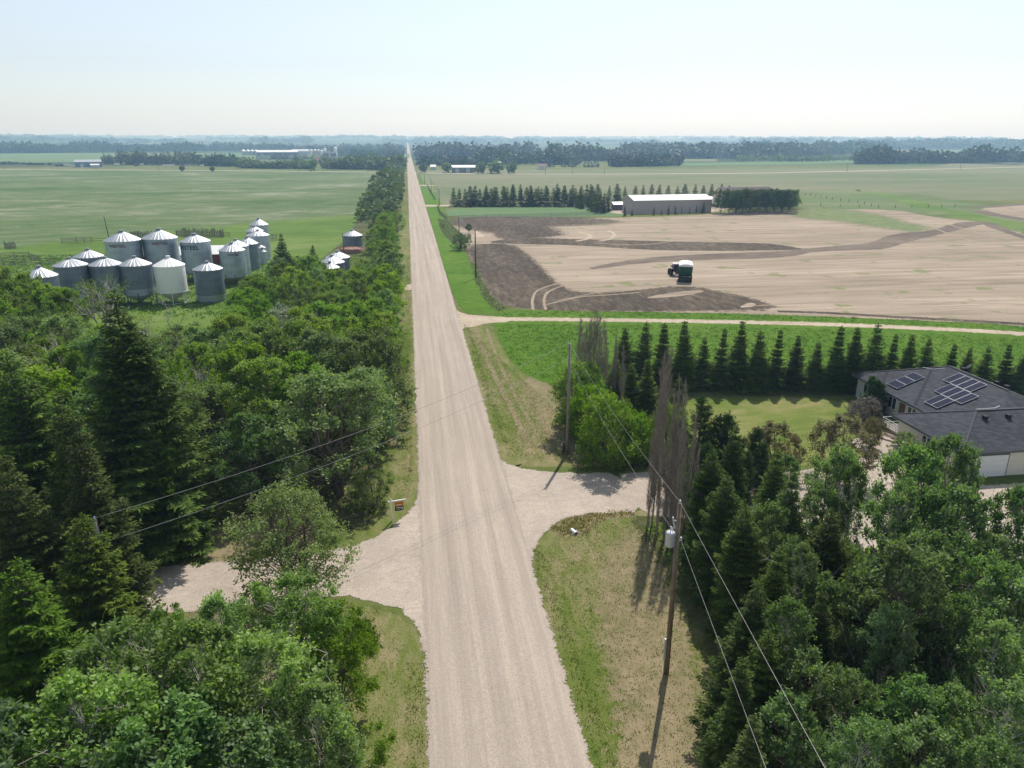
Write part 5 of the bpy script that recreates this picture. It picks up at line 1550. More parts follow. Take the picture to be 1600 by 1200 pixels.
gable_shed('small_shed', 'low white building right of the long taupe shed', 'shed', (X, Y), 9, 5, 2.6, 3.4, rzs, STUCCO2, ROOF_WHITE)

# buildings across the cross road
BLUE = plain('blue_metal_siding', (0.12, 0.19, 0.30), .6, .1); PALE = plain('pale_metal_siding', (0.50, 0.53, 0.55), .6, .1)
def far_shed(px, py, wpx, dpt, he, hr, wall, roof, label, doors=1, name='farm_building', cat='building', group=None):
    X, Y, Z = GT(px, py); X0, Y0, _ = GT(px - wpx / 2, py); X1, Y1, _ = GT(px + wpx / 2, py)
    L = math.hypot(X1 - X0, Y1 - Y0); rz = math.atan2(-X, Y) if True else 0
    return gable_shed(name, label, cat, (X, Y, Z), L, dpt, he, hr, rz, wall, roof, doors=doors, group=group, ribm=PALE)
far_shed(139, 261, 36, 16, 6.0, 8.5, BLUE, ROOF_GALV, 'blue metal farm building left of the far shelterbelt', 2)
far_shed(149, 262.5, 12, 8, 3.5, 4.5, PALE, ROOF_WHITE, 'pale lean-to in front of the blue farm building', 1)
far_shed(723, 269.5, 34, 14, 5.0, 7.0, plain('green_grey_siding', (0.16, 0.22, 0.22), .6), ROOF_WHITE, 'grey green barn with a bright roof right of the gravel road', 2)
far_shed(738, 268.5, 10, 10, 4.4, 6.4, REDB, ROOF_WHITE, 'small reddish barn between two dark conifers right of the gravel road', 1)
far_shed(677, 265.5, 8, 8, 3.4, 5.4, PALE, ROOF_WHITE, 'small white roofed house among bushes right of the gravel road', 1)
far_shed(772, 254, 10, 14, 4, 6.5, PALE, ROOF_WHITE, 'white roof showing above the big round bush', 1)
far_shed(824, 243, 5, 10, 5, 8, PALE, ROOF_WHITE, 'tiny bright roof beside the dark conifer clump', 0)
far_shed(847, 265, 14, 10, 4, 6, STUCCO2, plain('brown_roof', (.2, .13, .11), .8), 'low brown roofed farmhouse by the cross road, right of the big bush', 1)
far_shed(578, 261, 14, 8, 3, 5, PALE, ROOF_WHITE, 'white farmhouse just left of the gravel road beyond the cross road', 1)
far_shed(498, 256, 8, 9, 4, 7.5, REDB, plain('red_brown_roof', (.26, .13, .11), .8), 'red roofed farmhouse in a gap of the shelterbelt', 1)
far_shed(434, 243, 62, 22, 7, 11, BLUE, ROOF_WHITE, 'very long barn with a bright white roof beyond the shelterbelt', 4)
far_shed(470, 241, 26, 16, 7, 11, PALE, ROOF_GALV, 'grey roofed barn at the right end of the very long white roofed barn', 2)
far_shed(515, 244, 20, 14, 5, 9, STEEL_DARK, plain('dark_roof', (.08, .1, .11), .8), 'dark roofed barn in front of the pale far silos', 1)
FB = 'white far bins beside the very long barn'
for i, (px, lab) in enumerate(((381, 'leftmost of the white hopper bins lined up beside the very long barn'), (388, 'second of the white hopper bins from the left, beside the very long barn'), (394.5, 'third of the white hopper bins, beside the very long barn'), (401, 'white hopper bin touching the left end of the very long barn'))):
    X, Y, Z = GT(px, 243)
    t = grain_bin(X, Y, 4.6, 2, 9, 13, BIN_GALV, ROOF_WHITE, lab, FB, hopper=True, ladder=False, ribs=12); t.location.z = Z
for px, r_, h_, lab in ((487, 3.4, 13, 'leftmost pale silo of the far row'), (492.5, 3.4, 13, 'second pale silo of the far row'), (498, 3.4, 13, 'third pale silo of the far row'), (503, 3.2, 12, 'fourth pale silo of the far row'), (508.5, 3.2, 16, 'tallest silo in the middle of the far row'), (514, 3.0, 9, 'low silo behind the dark roofed barn'), (525, 3.6, 18, 'tall lone silo at the right end of the far row')):
    X, Y, Z = GT(px, 243)
    t = grain_bin(X, Y, r_, 0, h_ * .82, h_, plain('tan_silo', (.5, .40, .35), .6) if px in (492.5, 498) else BIN_WHITE, ROOF_WHITE, lab, 'pale silos of the far feed mill', ladder=False, ribs=12); t.location.z = Z
# parked farm vehicles and trailers near the blue building
def trailer(px, py, L, H, mat, label, name='parked_trailer', cat='trailer', truck=False):
    X, Y, Z = GT(px, py)
    t = tag(empty(name, (X, Y, Z), math.atan2(-X, Y)), label, cat)
    m = MB(); m.box((0, 0, H * .6), (L, 2.4, H * .7))
    if truck: m.box((L * .1, 0, H * 1.05), (L * .5, 2.1, H * .35))
    m.build('body', mat, t)
    if truck:
        g = MB(); g.box((L * .1, -1.06, H * 1.03), (L * .42, .04, H * .24)); g.build('window', GLASS, t)
    for s in (-1, 1):
        for y in (-1.1, 1.1):
            wh = MB(); vs = []; n = 14; r_ = .42
            for x in (-.15, .15):
                for k in range(n): vs.append((s * L * .3 + r_ * math.cos(6.2832 * k / n), y + x, r_ + r_ * math.sin(6.2832 * k / n)))
            wh.add(vs, [(k, (k + 1) % n, n + (k + 1) % n, n + k) for k in range(n)] + [tuple(range(n)), tuple(range(2 * n - 1, n - 1, -1))])
            wh.build('wheel', BLACK, t)
trailer(104, 260, 7, 3.4, WHITE, 'white box trailer parked left of the blue farm building', truck=False)
trailer(114, 260.5, 6.5, 2.6, WHITE, 'pale parked truck touching the left side of the blue farm building', 'parked_truck', 'truck', True)
trailer(93, 260.5, 9, 2.8, STEEL_DARK, 'dark farm implement trailer at the left of the white box trailer')
trailer(168, 260.5, 4.5, 1.5, WHITE, 'small white pickup just right of the blue farm building', 'parked_truck', 'truck', True)
trailer(183, 259, 7, 2.6, WHITE, 'white camper trailer in front of the grey leafless trees')
trailer(213, 260, 5, 1.6, REDP, 'small red car among machinery before the shelterbelt', 'parked_car', 'car', True)
trailer(222, 258.5, 5, 2.2, WHITE, 'little white van before the shelterbelt', 'parked_van', 'van', True)
trailer(264, 260.5, 14, 2.6, WHITE, 'long white low trailer in front of the shelterbelt')
trailer(316, 260.5, 4.5, 2.4, WHITE, 'lone white truck in front of the right part of the shelterbelt', 'parked_truck', 'truck', True)
trailer(298, 259, 16, 2.2, plain('grey_machinery', (.3, .3, .3), .6), 'long grey machinery trailer before the shelterbelt')
# ------------------------------------------------------------------ trees
used = {}
rnd = random.Random(11)
ORD = ['first', 'second', 'third', 'fourth', 'fifth', 'sixth', 'seventh', 'eighth', 'ninth', 'tenth', 'eleventh', 'twelfth', 'thirteenth', 'fourteenth', 'fifteenth', 'sixteenth', 'seventeenth', 'eighteenth', 'nineteenth', 'twentieth',
       'twenty-first', 'twenty-second', 'twenty-third', 'twenty-fourth', 'twenty-fifth', 'twenty-sixth', 'twenty-seventh', 'twenty-eighth', 'twenty-ninth', 'thirtieth']

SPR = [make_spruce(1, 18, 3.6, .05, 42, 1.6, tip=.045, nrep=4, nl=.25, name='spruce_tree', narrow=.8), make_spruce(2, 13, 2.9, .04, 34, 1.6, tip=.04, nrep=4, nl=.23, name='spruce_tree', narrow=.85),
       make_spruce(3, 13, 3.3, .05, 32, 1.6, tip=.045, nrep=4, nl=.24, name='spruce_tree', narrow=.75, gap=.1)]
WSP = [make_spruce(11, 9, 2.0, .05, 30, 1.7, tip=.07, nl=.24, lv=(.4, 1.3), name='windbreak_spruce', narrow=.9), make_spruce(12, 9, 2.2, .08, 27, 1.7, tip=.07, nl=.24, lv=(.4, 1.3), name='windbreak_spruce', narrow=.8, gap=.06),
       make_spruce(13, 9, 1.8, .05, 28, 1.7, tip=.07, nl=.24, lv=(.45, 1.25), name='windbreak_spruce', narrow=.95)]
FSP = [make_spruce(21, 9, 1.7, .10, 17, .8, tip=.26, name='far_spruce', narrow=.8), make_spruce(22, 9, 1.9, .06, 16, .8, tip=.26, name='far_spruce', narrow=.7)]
ASP = [make_leafy(31, 9.5, 2.5, .22, 80, 185, .15, 'aspen', name='aspen_tree'), make_leafy(32, 9.5, 2.9, .18, 90, 180, .16, 'aspen', name='aspen_tree', bare=1),
       make_leafy(33, 9.0, 2.2, .25, 70, 190, .15, 'aspen', name='aspen_tree'), make_leafy(34, 8.0, 3.0, .10, 95, 170, .15, 'olive', name='willow_tree', stems=4),
       make_leafy(35, 9.5, 2.6, .2, 80, 180, .16, 'poplar', name='aspen_tree')]
POP = [make_leafy(41, 12, 2.0, .15, 95, 170, .15, 'poplar', BARK_PALE, name='poplar_tree', spread=.30), make_leafy(42, 12, 2.3, .2, 90, 165, .155, 'poplar', BARK_PALE, name='poplar_tree', bare=3, spread=.28),
       make_leafy(43, 9, 2.2, .1, 85, 170, .15, 'poplar', name='poplar_tree', stems=2)]
DEAD = [make_dead_poplar(51, 13, .55), make_dead_poplar(52, 13, .42, dens=.8), make_dead_poplar(53, 13, .7, dens=1.3)]
PIN = [make_pine(61, 7, 1.55), make_pine(62, 7, 1.25), make_pine(63, 7, 1.8, dens=1.2)]
BARE = [make_bare_tree(71, 12, 3), make_bare_tree(72, 12, 3)]
protos = SPR + WSP + FSP + ASP + POP + DEAD + PIN + BARE
HP = {}
for o, h in zip(protos, [18, 13, 13] + [9] * 3 + [9] * 2 + [9.5, 9.5, 9, 8, 9.5] + [12, 12, 9] + [13] * 3 + [7] * 3 + [12] * 2): HP[o.name] = h
used = {}
def plant(p, X, Y, H, label, cat, group=None, sx=1.0, z=0.0, rz=None):
    return place(p, used, X, Y, H, HP[p.name], rnd.uniform(0, 6.28) if rz is None else rz, label, cat, group, z, sx)
def at_top(px, py, H): return G(px, py, H)

# --- left foreground spruces
LS = 'tall spruces at the left driveway'
X, Y, H = under(180, 455, 850); plant(SPR[0], X, Y, H, 'tallest dark spruce, its pointed tip reaching the dull grey bins', 'spruce', LS, 1.38, rz=1.0)
X, Y, H = under(200, 500, 845); plant(SPR[2], X, Y, H, 'second dark tip growing from behind the tallest spruce', 'spruce', LS, 1.10, rz=2.0)
X, Y, H = under(112, 650, 1005); plant(SPR[1], X, Y, H, 'spruce with a bare lower trunk hiding the left power pole', 'spruce', LS, .95, rz=2.2)
X, Y, H = under(20, 705, 1050); plant(SPR[1], X, Y, H, 'light tipped spruce at the left edge of the picture, left of the pole spruce', 'spruce', LS, 1.16, rz=.4)
X, Y, H = under(110, 803, 1090); plant(SPR[2], X, Y, H, 'wide yellow green spruce in front of the pole spruce', 'spruce', LS, 1.16, rz=4)
X, Y, H = under(5, 880, 1230); plant(SPR[2], X, Y, H, 'dense spruce in the lower left corner', 'spruce', LS, 1.21, rz=5)
X, Y, H = under(25, 545, 850); plant(SPR[2], X, Y, H, 'dull olive spruce at the left edge behind the light tipped one', 'spruce', LS, 1.10, rz=3.1)
X, Y, H = under(88, 610, 880); plant(SPR[1], X, Y, H, 'shaded spruce squeezed between the tallest spruce and the olive one', 'spruce', LS, .95, rz=1.9)
X, Y, H = under(-60, 640, 930); plant(SPR[0], X, Y, H, 'spruce cut by the left edge of the picture', 'spruce', LS, 1.10)
X, Y, H = under(215, 620, 870); plant(SPR[2], X, Y, H * .9, 'lower spruce leaning on the right side of the tallest spruce', 'spruce', LS, .9)
X, Y, H = under(438, 365, 458); plant(SPR[1], X, Y, H, 'dark spruce standing right of the row of grain bins', 'spruce', None, 1.3)
X, Y, H = under(487, 383, 421); plant(WSP[1], X, Y, H, 'small dark spruce between the grain bins and the three low bins', 'spruce', None, 1.2)

# --- bare pale aspens above the left wood
for (px, py, h, lab) in ((150, 408, 14.5, 'pale nearly leafless aspen reaching up in front of the leftmost bins'), (225, 470, 12.5, 'pale bare aspen poking up beside the tip of the tallest spruce'),
                         (82, 505, 12.5, 'grey bare aspen among the leafy trees left of the tallest spruce'), (290, 545, 11.5, 'bare pale branches leaning out right of the tallest spruce')):
    X, Y = at_top(px, py, h); plant(BARE[0 if px in (150, 290) else 1], X, Y, h, lab, 'aspen', 'nearly bare pale aspens')

for (px, py, h) in ((-15, 428, 11), (8, 424, 11.5), (32, 434, 11), (50, 446, 10.5), (78, 448, 10.5), (100, 455, 10), (60, 470, 10), (15, 462, 10)):
    X, Y = at_top(px, py, h); plant(ASP[(px + 20) % 3], X, Y, h, 'aspen crown rising in front of the leftmost grain bins', 'aspen', 'aspens before the leftmost grain bins', 1.1)
# --- the wood left of the road
def inside(x, y, poly):
    c = False; n = len(poly); j = n - 1
    for i in range(n):
        xi, yi = poly[i]; xj, yj = poly[j]
        if (yi > y) != (yj > y) and x < (xj - xi) * (y - yi) / (yj - yi) + xi: c = not c
        j = i
    return c
WOOD = [(-4.6, 58), (-15, 58), (-18, 64), (-27, 62), (-45, 62), (-80, 72), (-84, 118), (-62, 126), (-52, 112), (-42, 100), (-32, 97), (-27, 103), (-27, 125), (-35, 138), (-33, 156), (-26, 166), (-25, 180), (-20, 186), (-19.5, 260), (-4.6, 260)]
pts = []
tries = 0
r2 = random.Random(5)
while tries < 14000:
    tries += 1
    y = 58 + 202 * r2.random() ** 1.0; x = -84 + 80 * r2.random()
    if not inside(x, y, WOOD): continue
    if y > 186 and -29 < x < -15.5 and y < 262: continue
    sp = 4.2 if y < 110 else 4.7 if y < 170 else 5.2
    if all((x - a) ** 2 + (y - b) ** 2 > sp * sp for a, b, _ in pts): pts.append((x, y, sp))
print('wood trees', len(pts))
pts.sort(key=lambda p: math.hypot(p[0], p[1]))
pts = pts[:292]
SHR = make_leafy(36, 5, 2.4, .05, 75, 150, .13, 'olive', name='leafy_shrub', stems=5); HP[SHR.name] = 5; 
WHT = make_leafy(37, 7, 2.3, .12, 75, 150, .14, 'white', name='blossoming_tree', stems=3); HP[WHT.name] = 7
nw = 0
LIMX = [-200, 0, 60, 98, 106, 166, 180, 232, 340, 352, 400, 432, 496, 503, 562, 575, 900]
LIMY = [430, 435, 440, 452, 505, 510, 490, 508, 494, 452, 432, 402, 398, 424, 416, 300, 300]
def cap_h(x, y, h):
    """a tree stays below the farmyard view seen above the wood"""
    for _ in range(30):
        px, py = proj(x, y, h)
        hw = 2.2 / math.hypot(x, y) * 1140
        lim = max(np.interp(px, LIMX, LIMY), np.interp(px - hw, LIMX, LIMY) - 12, np.interp(px + hw, LIMX, LIMY) - 12)
        if py >= lim: break
        h *= .95
    return h
for (x, y, sp) in pts:
    zone = ('beside the gravel road' if x > -9 else 'behind the road edge') if y < 130 else ('in the narrow tree row along the road' if x > -20 else 'just right of the grain bins')
    if y < 66 and x > -17: zone = 'at the front edge of the wood above the shaded lawn'
    if x < -40: zone = 'in the left part of the wood below the grain bins'
    elif x < -27 and y < 105: zone = 'between the tallest spruce and the farmyard grass'
    k = r2.random()
    shrubby = (x < -27 and 96 < y < 135) or (x < -27 and y > 130)
    if shrubby:
        hs = cap_h(x, y, r2.uniform(3.5, 5.5))
        if hs < 1.2: continue
        plant(SHR, x, y, hs, 'olive green leafy shrub ' + zone, 'shrub', 'leafy shrubs edging the farmyard'); continue
    if abs(x + 16) < 4 and abs(y - 103) < 6 and nw < 4:
        nw += 1; plant(WHT, x, y, 8, 'tree with silvery white blossom in the middle of the left wood', 'tree', 'white blossoming trees'); continue
    h = 0
    p = ASP[0] if k < .24 else ASP[1] if k < .45 else ASP[2] if k < .68 else ASP[3] if k < .80 else ASP[4]
    kind = 'spreading grey green willow ' if p is ASP[3] else 'dark leaved aspen ' if p is ASP[4] else ('broad fresh green aspen ' if p is ASP[1] else 'slender fresh green aspen ' if p is ASP[2] else 'rounded fresh green aspen ')
    h = r2.uniform(7.6, 12.0) if y < 100 else r2.uniform(6.5, 9.8)
    if y > 180: h = r2.uniform(5.5, 8.5)
    if x < -40: h = r2.uniform(9, 12)
    h = cap_h(x, y, h)
    if h < 3.2: continue
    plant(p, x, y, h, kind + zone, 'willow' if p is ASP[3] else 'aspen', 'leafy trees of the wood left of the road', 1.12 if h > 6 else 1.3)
# saplings at the road edge
for k in range(14):
    y = 60 + k * 9 + r2.uniform(-3, 3); plant(SHR, -3.9 + r2.uniform(-.5, .2), y, r2.uniform(2, 3.6), 'low leafy shrub along the left verge of the gravel road', 'shrub', 'low shrubs on the left verge')

# --- leafy trees in the left foreground
T1P = make_leafy(97, 7.6, 3.5, .16, 120, 150, .14, 'olive', name='open_crowned_tree', stems=3, bare=3); HP[T1P.name] = 7.6
PL = [make_leafy(45, 10, 2.5, .12, 110, 175, .15, 'poplar_light', BARK_PALE, name='light_poplar', bare=1), make_leafy(46, 10, 2.9, .15, 115, 175, .15, 'poplar_light', BARK_PALE, name='light_poplar', stems=2, bare=2)]
for o in PL: HP[o.name] = 10
X, Y, H = under(442, 778, 938); plant(T1P, X, Y, H, 'wide open crowned tree standing on the left driveway edge, dark branches showing', 'tree', None, 1.0)
for (px, py, h, p, sx, lab) in ((450, 905, 8.5, PL[1], .95, 'leafy poplar with glinting leaves directly in front of the driveway tree'), (350, 935, 7.5, PL[0], .9, 'small leafy poplar left of the glinting one, reaching over the driveway'),
                               (520, 960, 6.5, ASP[1], 1.0, 'bright green tree at the grassy corner of the left driveway'), (262, 950, 4.5, ASP[2], 1.0, 'thin young tree beside the trunk of the pole spruce'),
                               (300, 985, 11, PL[0], 1.05, 'pale glinting poplar crown at the bottom, right of the lower left spruces'), (190, 985, 10.5, PL[1], 1.0, 'pale glinting poplar crown touching the wide yellow green spruce'),
                               (400, 1015, 10, PL[1], 1.0, 'glinting poplar crown at the bottom edge, left of the road corner'), (480, 1080, 9, PL[0], .9, 'poplar below the bright green corner tree'),
                               (120, 1080, 11, PL[0], 1.1, 'leafy crown in the bottom left corner'), (250, 1110, 10, ASP[4], 1.1, 'darker leafy crown at the very bottom left of centre'), (380, 1130, 9, ASP[4], 1.1, 'dark leafy crown at the very bottom, left of the road'),
                               (40, 1150, 11, ASP[4], 1.1, 'dark leafy crown under the lower left spruces'), (545, 1150, 6, ASP[1], .9, 'low leafy crown at the very bottom beside the road')):
    X, Y = at_top(px, py, h); plant(p, X, Y, h, lab, 'tree', 'leafy trees in the left foreground', sx)

# --- windbreak spruces behind the lawn
tops = [(1005, 503), (975, 512), (1040, 503), (1075, 502), (1102, 527), (1130, 512), (1160, 503), (1190, 517), (1218, 515), (1247, 524), (1279, 534), (1313, 508), (1343, 512), (1376, 507), (1398, 521), (1425, 523), (1456, 529), (1490, 537), (1517, 543), (1546, 542), (1581, 538), (1604, 545), (1640, 548), (1680, 552)]
for i, (px, py) in enumerate(sorted(tops)):
    X, Y, H = under(px, py, 607 + (px - 1075) * .012)
    plant(WSP[i % 3], X, Y, H, f'{ORD[i]} spruce from the left in the windbreak row behind the lawn and house', 'spruce', 'windbreak row of dark spruces', rnd.uniform(.95, 1.25))
for i, (px, py) in enumerate([(962, 560), (990, 570), (1015, 560), (1035, 600), (1060, 590)]):
    X, Y, H = under(px, py, 650); plant(WSP[i % 3], X, Y, H, f'{ORD[i]} spruce from the left in the dark clump behind the bright green maples', 'spruce', 'dark spruces behind the maples', 1.25)
# --- dead columnar poplars
DG_ = 'dead columnar poplars'
for i, (px, py, by) in enumerate([(902, 492, 640), (910, 497, 650), (921, 500, 655), (930, 483, 650), (938, 520, 660), (950, 520, 655), (966, 515, 655), (977, 540, 660), (927, 490, 652), (934, 495, 655), (941, 500, 657), (957, 530, 655), (917, 520, 648)]):
    X, Y, H = under(px, py, by); plant(DEAD[(2, 0, 1)[i % 3] if i not in (0, 6) else 1], X, Y, H, f'{ORD[i]} grey dead poplar from the left in the thin group behind the grey power pole', 'dead poplar', DG_, 1.0 if i not in (0, 6) else .6)
for i, (px, py, by) in enumerate([(1030, 550, 826), (1037, 546, 822), (1046, 570, 838), (1056, 600, 845), (1066, 592, 850), (1078, 650, 862), (1088, 640, 868), (1098, 690, 880), (1050, 650, 845), (1026, 590, 822), (1041, 600, 834), (1060, 640, 850), (1072, 600, 856)]):
    X, Y, H = under(px, py, by); plant(DEAD[(0, 2, 1, 1)[i % 4]], X, Y, H, f'{ORD[i]} grey dead poplar from the driveway in the tall row above the transformer pole', 'dead poplar', DG_, .62)
# --- maples
MAP = make_leafy(81, 6.5, 2.9, .04, 95, 190, .17, 'maple', name='maple_bush', stems=4, spread=.36); HP[MAP.name] = 6.5
for (px, py, by, sx, lab) in ((908, 577, 672, .9, 'bright yellow green maple bush right behind the grey power pole'), (953, 627, 724, .95, 'large bright green maple bush casting shade on the right driveway'), (1003, 655, 718, .9, 'yellow green maple bush left of the tall dead poplars'), (1048, 640, 715, .85, 'bright bush glowing behind the tall dead poplars'), (925, 610, 690, .8, 'bright green bush between the pole bush and the large maple')):
    X, Y, H = under(px, py, by); plant(MAP, X, Y, H, lab, 'maple', 'bright green maple bushes', sx)
for (px, py, h, lab) in ((1062, 672, 5.0, 'thin green poplar growing behind the tall dead poplars'), (1075, 740, 5.0, 'low green poplar at the right foot of the tall dead poplars'), (945, 560, 6.5, 'thin green tree behind the thin group of dead poplars')):
    X, Y = at_top(px, py, h); plant(POP[2], X, Y, h, lab, 'poplar', 'green trees among the dead poplars', .62)
# --- young pines and spruces right of the dead poplars
for i, (px, py, h) in enumerate([(1095, 622, 8.5), (1062, 655, 7.5), (1120, 648, 7.5), (1137, 643, 8), (1156, 682, 6.5), (1181, 668, 6.5), (1196, 692, 5.5), (1172, 705, 5.5), (1110, 690, 7), (1085, 690, 7)]):
    X, Y = at_top(px, py, h); plant(PIN[i % 3], X, Y, h, f'young pine with upright tips, {ORD[i]} counted along the clump before the lawn', 'pine', 'young pines before the lawn', 1.05)
for i, (x, y, h) in enumerate([(23.5, 48.5, 9.5), (20.6, 44.6, 9.5), (24.6, 44, 9.5), (19.8, 40.6, 9.5), (23.4, 39.6, 10), (19.4, 36.6, 9.5), (19.5, 32.5, 9), (23.2, 34.6, 10), (19.2, 28.0, 9), (23, 30, 9.5)]):
    plant(SPR[1 + i % 2], x, y, h, f'{ORD[i]} spruce counted towards the viewer in the thick row right of the transformer pole', 'spruce', 'thick spruces right of the transformer pole', 1.08)
# --- poplars of the lower right
PR = [(1238, 718, 8, 1.1), (1275, 765, 8, 1.0), (1312, 700, 10.5, .9), (1340, 735, 10, .8), (1405, 765, 12, 1.0), (1440, 715, 13, 1.0), (1482, 690, 13, 1.05), (1527, 702, 12.5, .65), (1500, 775, 12, 1.1), (1597, 772, 12, 1.1), (1575, 850, 10, 1.1),
      (1215, 795, 8.5, 1.0), (1205, 870, 9.5, 1.1), (1255, 860, 9.5, 1.05), (1298, 905, 8.5, 1.1), (1245, 945, 9.5, 1.1), (1395, 880, 8, .9), (1430, 850, 12, 1.1), (1475, 845, 11, 1.1), (1532, 870, 11, 1.1), (1595, 925, 10.5, 1.2), (1180, 930, 9, 1.0),
      (1300, 985, 7, 1.1), (1262, 1015, 8, 1.1), (1345, 985, 7, 1.1), (1400, 960, 9, 1.1), (1455, 955, 9, 1.1), (1505, 945, 10, 1.1), (1560, 985, 10, 1.2), (1205, 1000, 8.5, 1.1), (1165, 1045, 8, 1.1), (1330, 1050, 8, 1.1), (1420, 1060, 9, 1.1),
      (1500, 1080, 9, 1.1), (1590, 1080, 10, 1.1), (1250, 1100, 8, 1.1), (1180, 1140, 8, 1.1), (1360, 1140, 9, 1.1), (1460, 1150, 9, 1.1), (1560, 1170, 9, 1.1)]
for i, (px, py, h, sx) in enumerate(PR):
    X, Y = at_top(px, py, h)
    p = POP[i % 3]
    if px < 1216 and py > 860:
        plant(SPR[1 + i % 2], X, Y, h + .5, ('spruce at the lower left corner of the right grove', 'drooping spruce just right of the lower wire', 'light tipped spruce below the transformer pole wires', 'spruce at the foot of the right grove', 'spruce at the very bottom right of the wires')[[870, 930, 1000, 1045, 1140].index(py)], 'spruce', 'thick spruces right of the transformer pole', 1.05); continue
    row = 'between the lawn and the garage' if py < 740 else 'in front of the house drive' if py < 900 else 'in the lower right of the picture' if py < 1050 else 'along the bottom edge at right'
    side = 'left' if px < 1260 else 'middle' if px < 1430 else 'right'
    look = ('straight dense poplar ', 'open crowned poplar with pale dead twigs ', 'bushy low branched poplar ')[i % 3]
    plant(p, X, Y, h, look + row + ', ' + side + ' part', 'poplar', 'poplars in the lower right grove', sx * .74)
X, Y = at_top(1312, 990, 4.5); plant(MAP, X, Y, 4.5, 'yellow green bush glowing among the dark poplars at the bottom', 'bush', None)
X, Y = at_top(1352, 850, 7); plant(BARE[1], X, Y, 7, 'leafless pale tree in the gap before the house drive', 'bare tree', None)
X, Y = at_top(1322, 850, 7.5); plant(POP[1], X, Y, 7.5, 'thin dark poplar at the left side of the gap before the house drive', 'poplar', None, .6)
# --- garden shrubs
PNK = make_leafy(91, 4.5, 2.1, .18, 70, 150, .13, 'pink', name='blossom_tree', stems=3); HP[PNK.name] = 4.5
LIL = make_leafy(92, 3.2, 2.2, .05, 60, 150, .13, 'lilac', name='lilac_bush', stems=5); HP[LIL.name] = 3.2
CED = make_leafy(93, 4, .75, .02, 90, 170, .10, 'cedar', name='cedar_column', spread=.42); HP[CED.name] = 4
X, Y, H = under(1218, 668, 742); plant(PNK, X, Y, H, 'small tan leaved tree alone at the near edge of the lawn', 'tree', 'tan leaved ornamental trees')
X, Y, H = under(1325, 660, 752); plant(PNK, X, Y, H, 'large tan and olive leaved tree at the right end of the lawn', 'tree', 'tan leaved ornamental trees', .95)
X, Y, H = under(1368, 655, 700); plant(PNK, X, Y, H, 'tan leaved shrub right before the deck', 'shrub', 'tan leaved ornamental trees', .7)
X, Y = G(1350, 664); plant(LIL, X, Y, 2.8, 'mauve flowering lilac at the corner of the bungalow', 'lilac')
plant(CED, 52.3, 73.6, 4.0, 'dark cedar column against the bungalow wall, farther one', 'cedar', 'cedar columns by the house wall', 1.2); plant(CED, 52.2, 72.6, 3.8, 'dark cedar column against the bungalow wall, nearer one', 'cedar', 'cedar columns by the house wall', 1.2)
X, Y = G(1412, 713); plant(SHR, X, Y, 2.4, 'round green shrub under the garage side wall', 'shrub')
X, Y = G(1594, 800); plant(PNK, X, Y, 2.2, 'low reddish shrub by the garage apron at the right edge', 'shrub')
X, Y = at_top(1462, 690, 5.5)
plant(SHR, X, Y, 5.0, 'leafy shrub climbing before the garage corner', 'shrub')

# --- spruces and evergreens of the far property
def far_tree(p, X, Y, H, lab, grp, sx=1.0, z=0.0): plant(p, X, Y, H, lab, 'spruce', grp, sx, z)
k = 0
for i in range(26):
    px = 708 + i * 8.7 + rnd.uniform(-1.5, 1.5); X, Y, H = under(px, 292 + rnd.uniform(-4, 4), 322.5)
    far_tree(FSP[i % 2], X, Y, H, f'{ORD[i]} spruce from the left in the front row along the far side road', 'far front row of spruces', rnd.uniform(1.1, 1.5))
for i in range(29):
    px = 760 + i * 13.6 + rnd.uniform(-2, 2); X, Y, H = under(px, 288 + rnd.uniform(-2, 3), 313)
    far_tree(FSP[i % 2], X, Y, H, f'{ORD[i]} spruce from the left in the rear row behind the taupe shed', 'far rear row of spruces', rnd.uniform(1.2, 1.6))
for i, (px, ty, by) in enumerate([(922, 303, 328), (930, 300, 330), (938, 299, 331), (946, 301, 331), (952, 305, 331), (943, 306, 333), (934, 308, 333), (910, 305, 326), (903, 308, 325)]):
    X, Y, H = under(px, ty, by); far_tree(FSP[i % 2], X, Y, H, f'{ORD[i]} spruce in the tight clump left of the small dark shed', 'tight spruce clump', 1.2)
for i, (px, ty, by) in enumerate([(977, 321, 337.5), (988, 327, 337), (1022, 323, 336.5), (1034, 328, 336), (1045, 321, 335.5), (1056, 322, 335), (1066, 321, 334.5), (1078, 323, 334), (1088.5, 319, 333.5), (1100, 315, 333)]):
    X, Y, H = under(px, ty, by); far_tree(FSP[i % 2], X, Y, H, f'{ORD[i]} little spruce from the left in front of the taupe shed', 'little spruces before the taupe shed', (1.0, 1, 1, 1, 1, 1, .45, .5, .5, 1)[i])
FPN = make_leafy(95, 9, 3.2, .25, 40, 50, .42, 'spruce', name='dark_pine', spread=.4); HP[FPN.name] = 9
for i in range(30):
    px = 1127 + (i % 10) * 12.2 + rnd.uniform(-3, 3); row = i // 10
    if px > 1243: px = 1240
    X, Y, H = under(px, 299 + rnd.uniform(-2, 2) + row * .5, 333.5 - (0 if px < 1180 else 1.0) - row * 3.2)
    if row > 0 and px < 1150: continue
    plant(FPN, X, Y, H, ('front ', 'middle ', 'rear ')[row] + 'row dark pine in the clump right of the taupe shed, ' + ORD[i % 10] + ' from the left', 'pine', 'dark pines right of the taupe shed', 1.05)
X, Y = G(733, 365.5)
BALL = make_leafy(96, 3.0, 1.0, .45, 40, 90, .14, 'cedar', name='clipped_tree', spread=.4); HP[BALL.name] = 3
plant(BALL, X, Y, 3.0, 'round clipped dark little tree in the weeds beside the dark soil', 'tree')
X, Y = G(720, 391); plant(SHR, X, Y, 4.5, 'dark green bush on the bright verge with its shadow beside it', 'bush', None, 1.0)
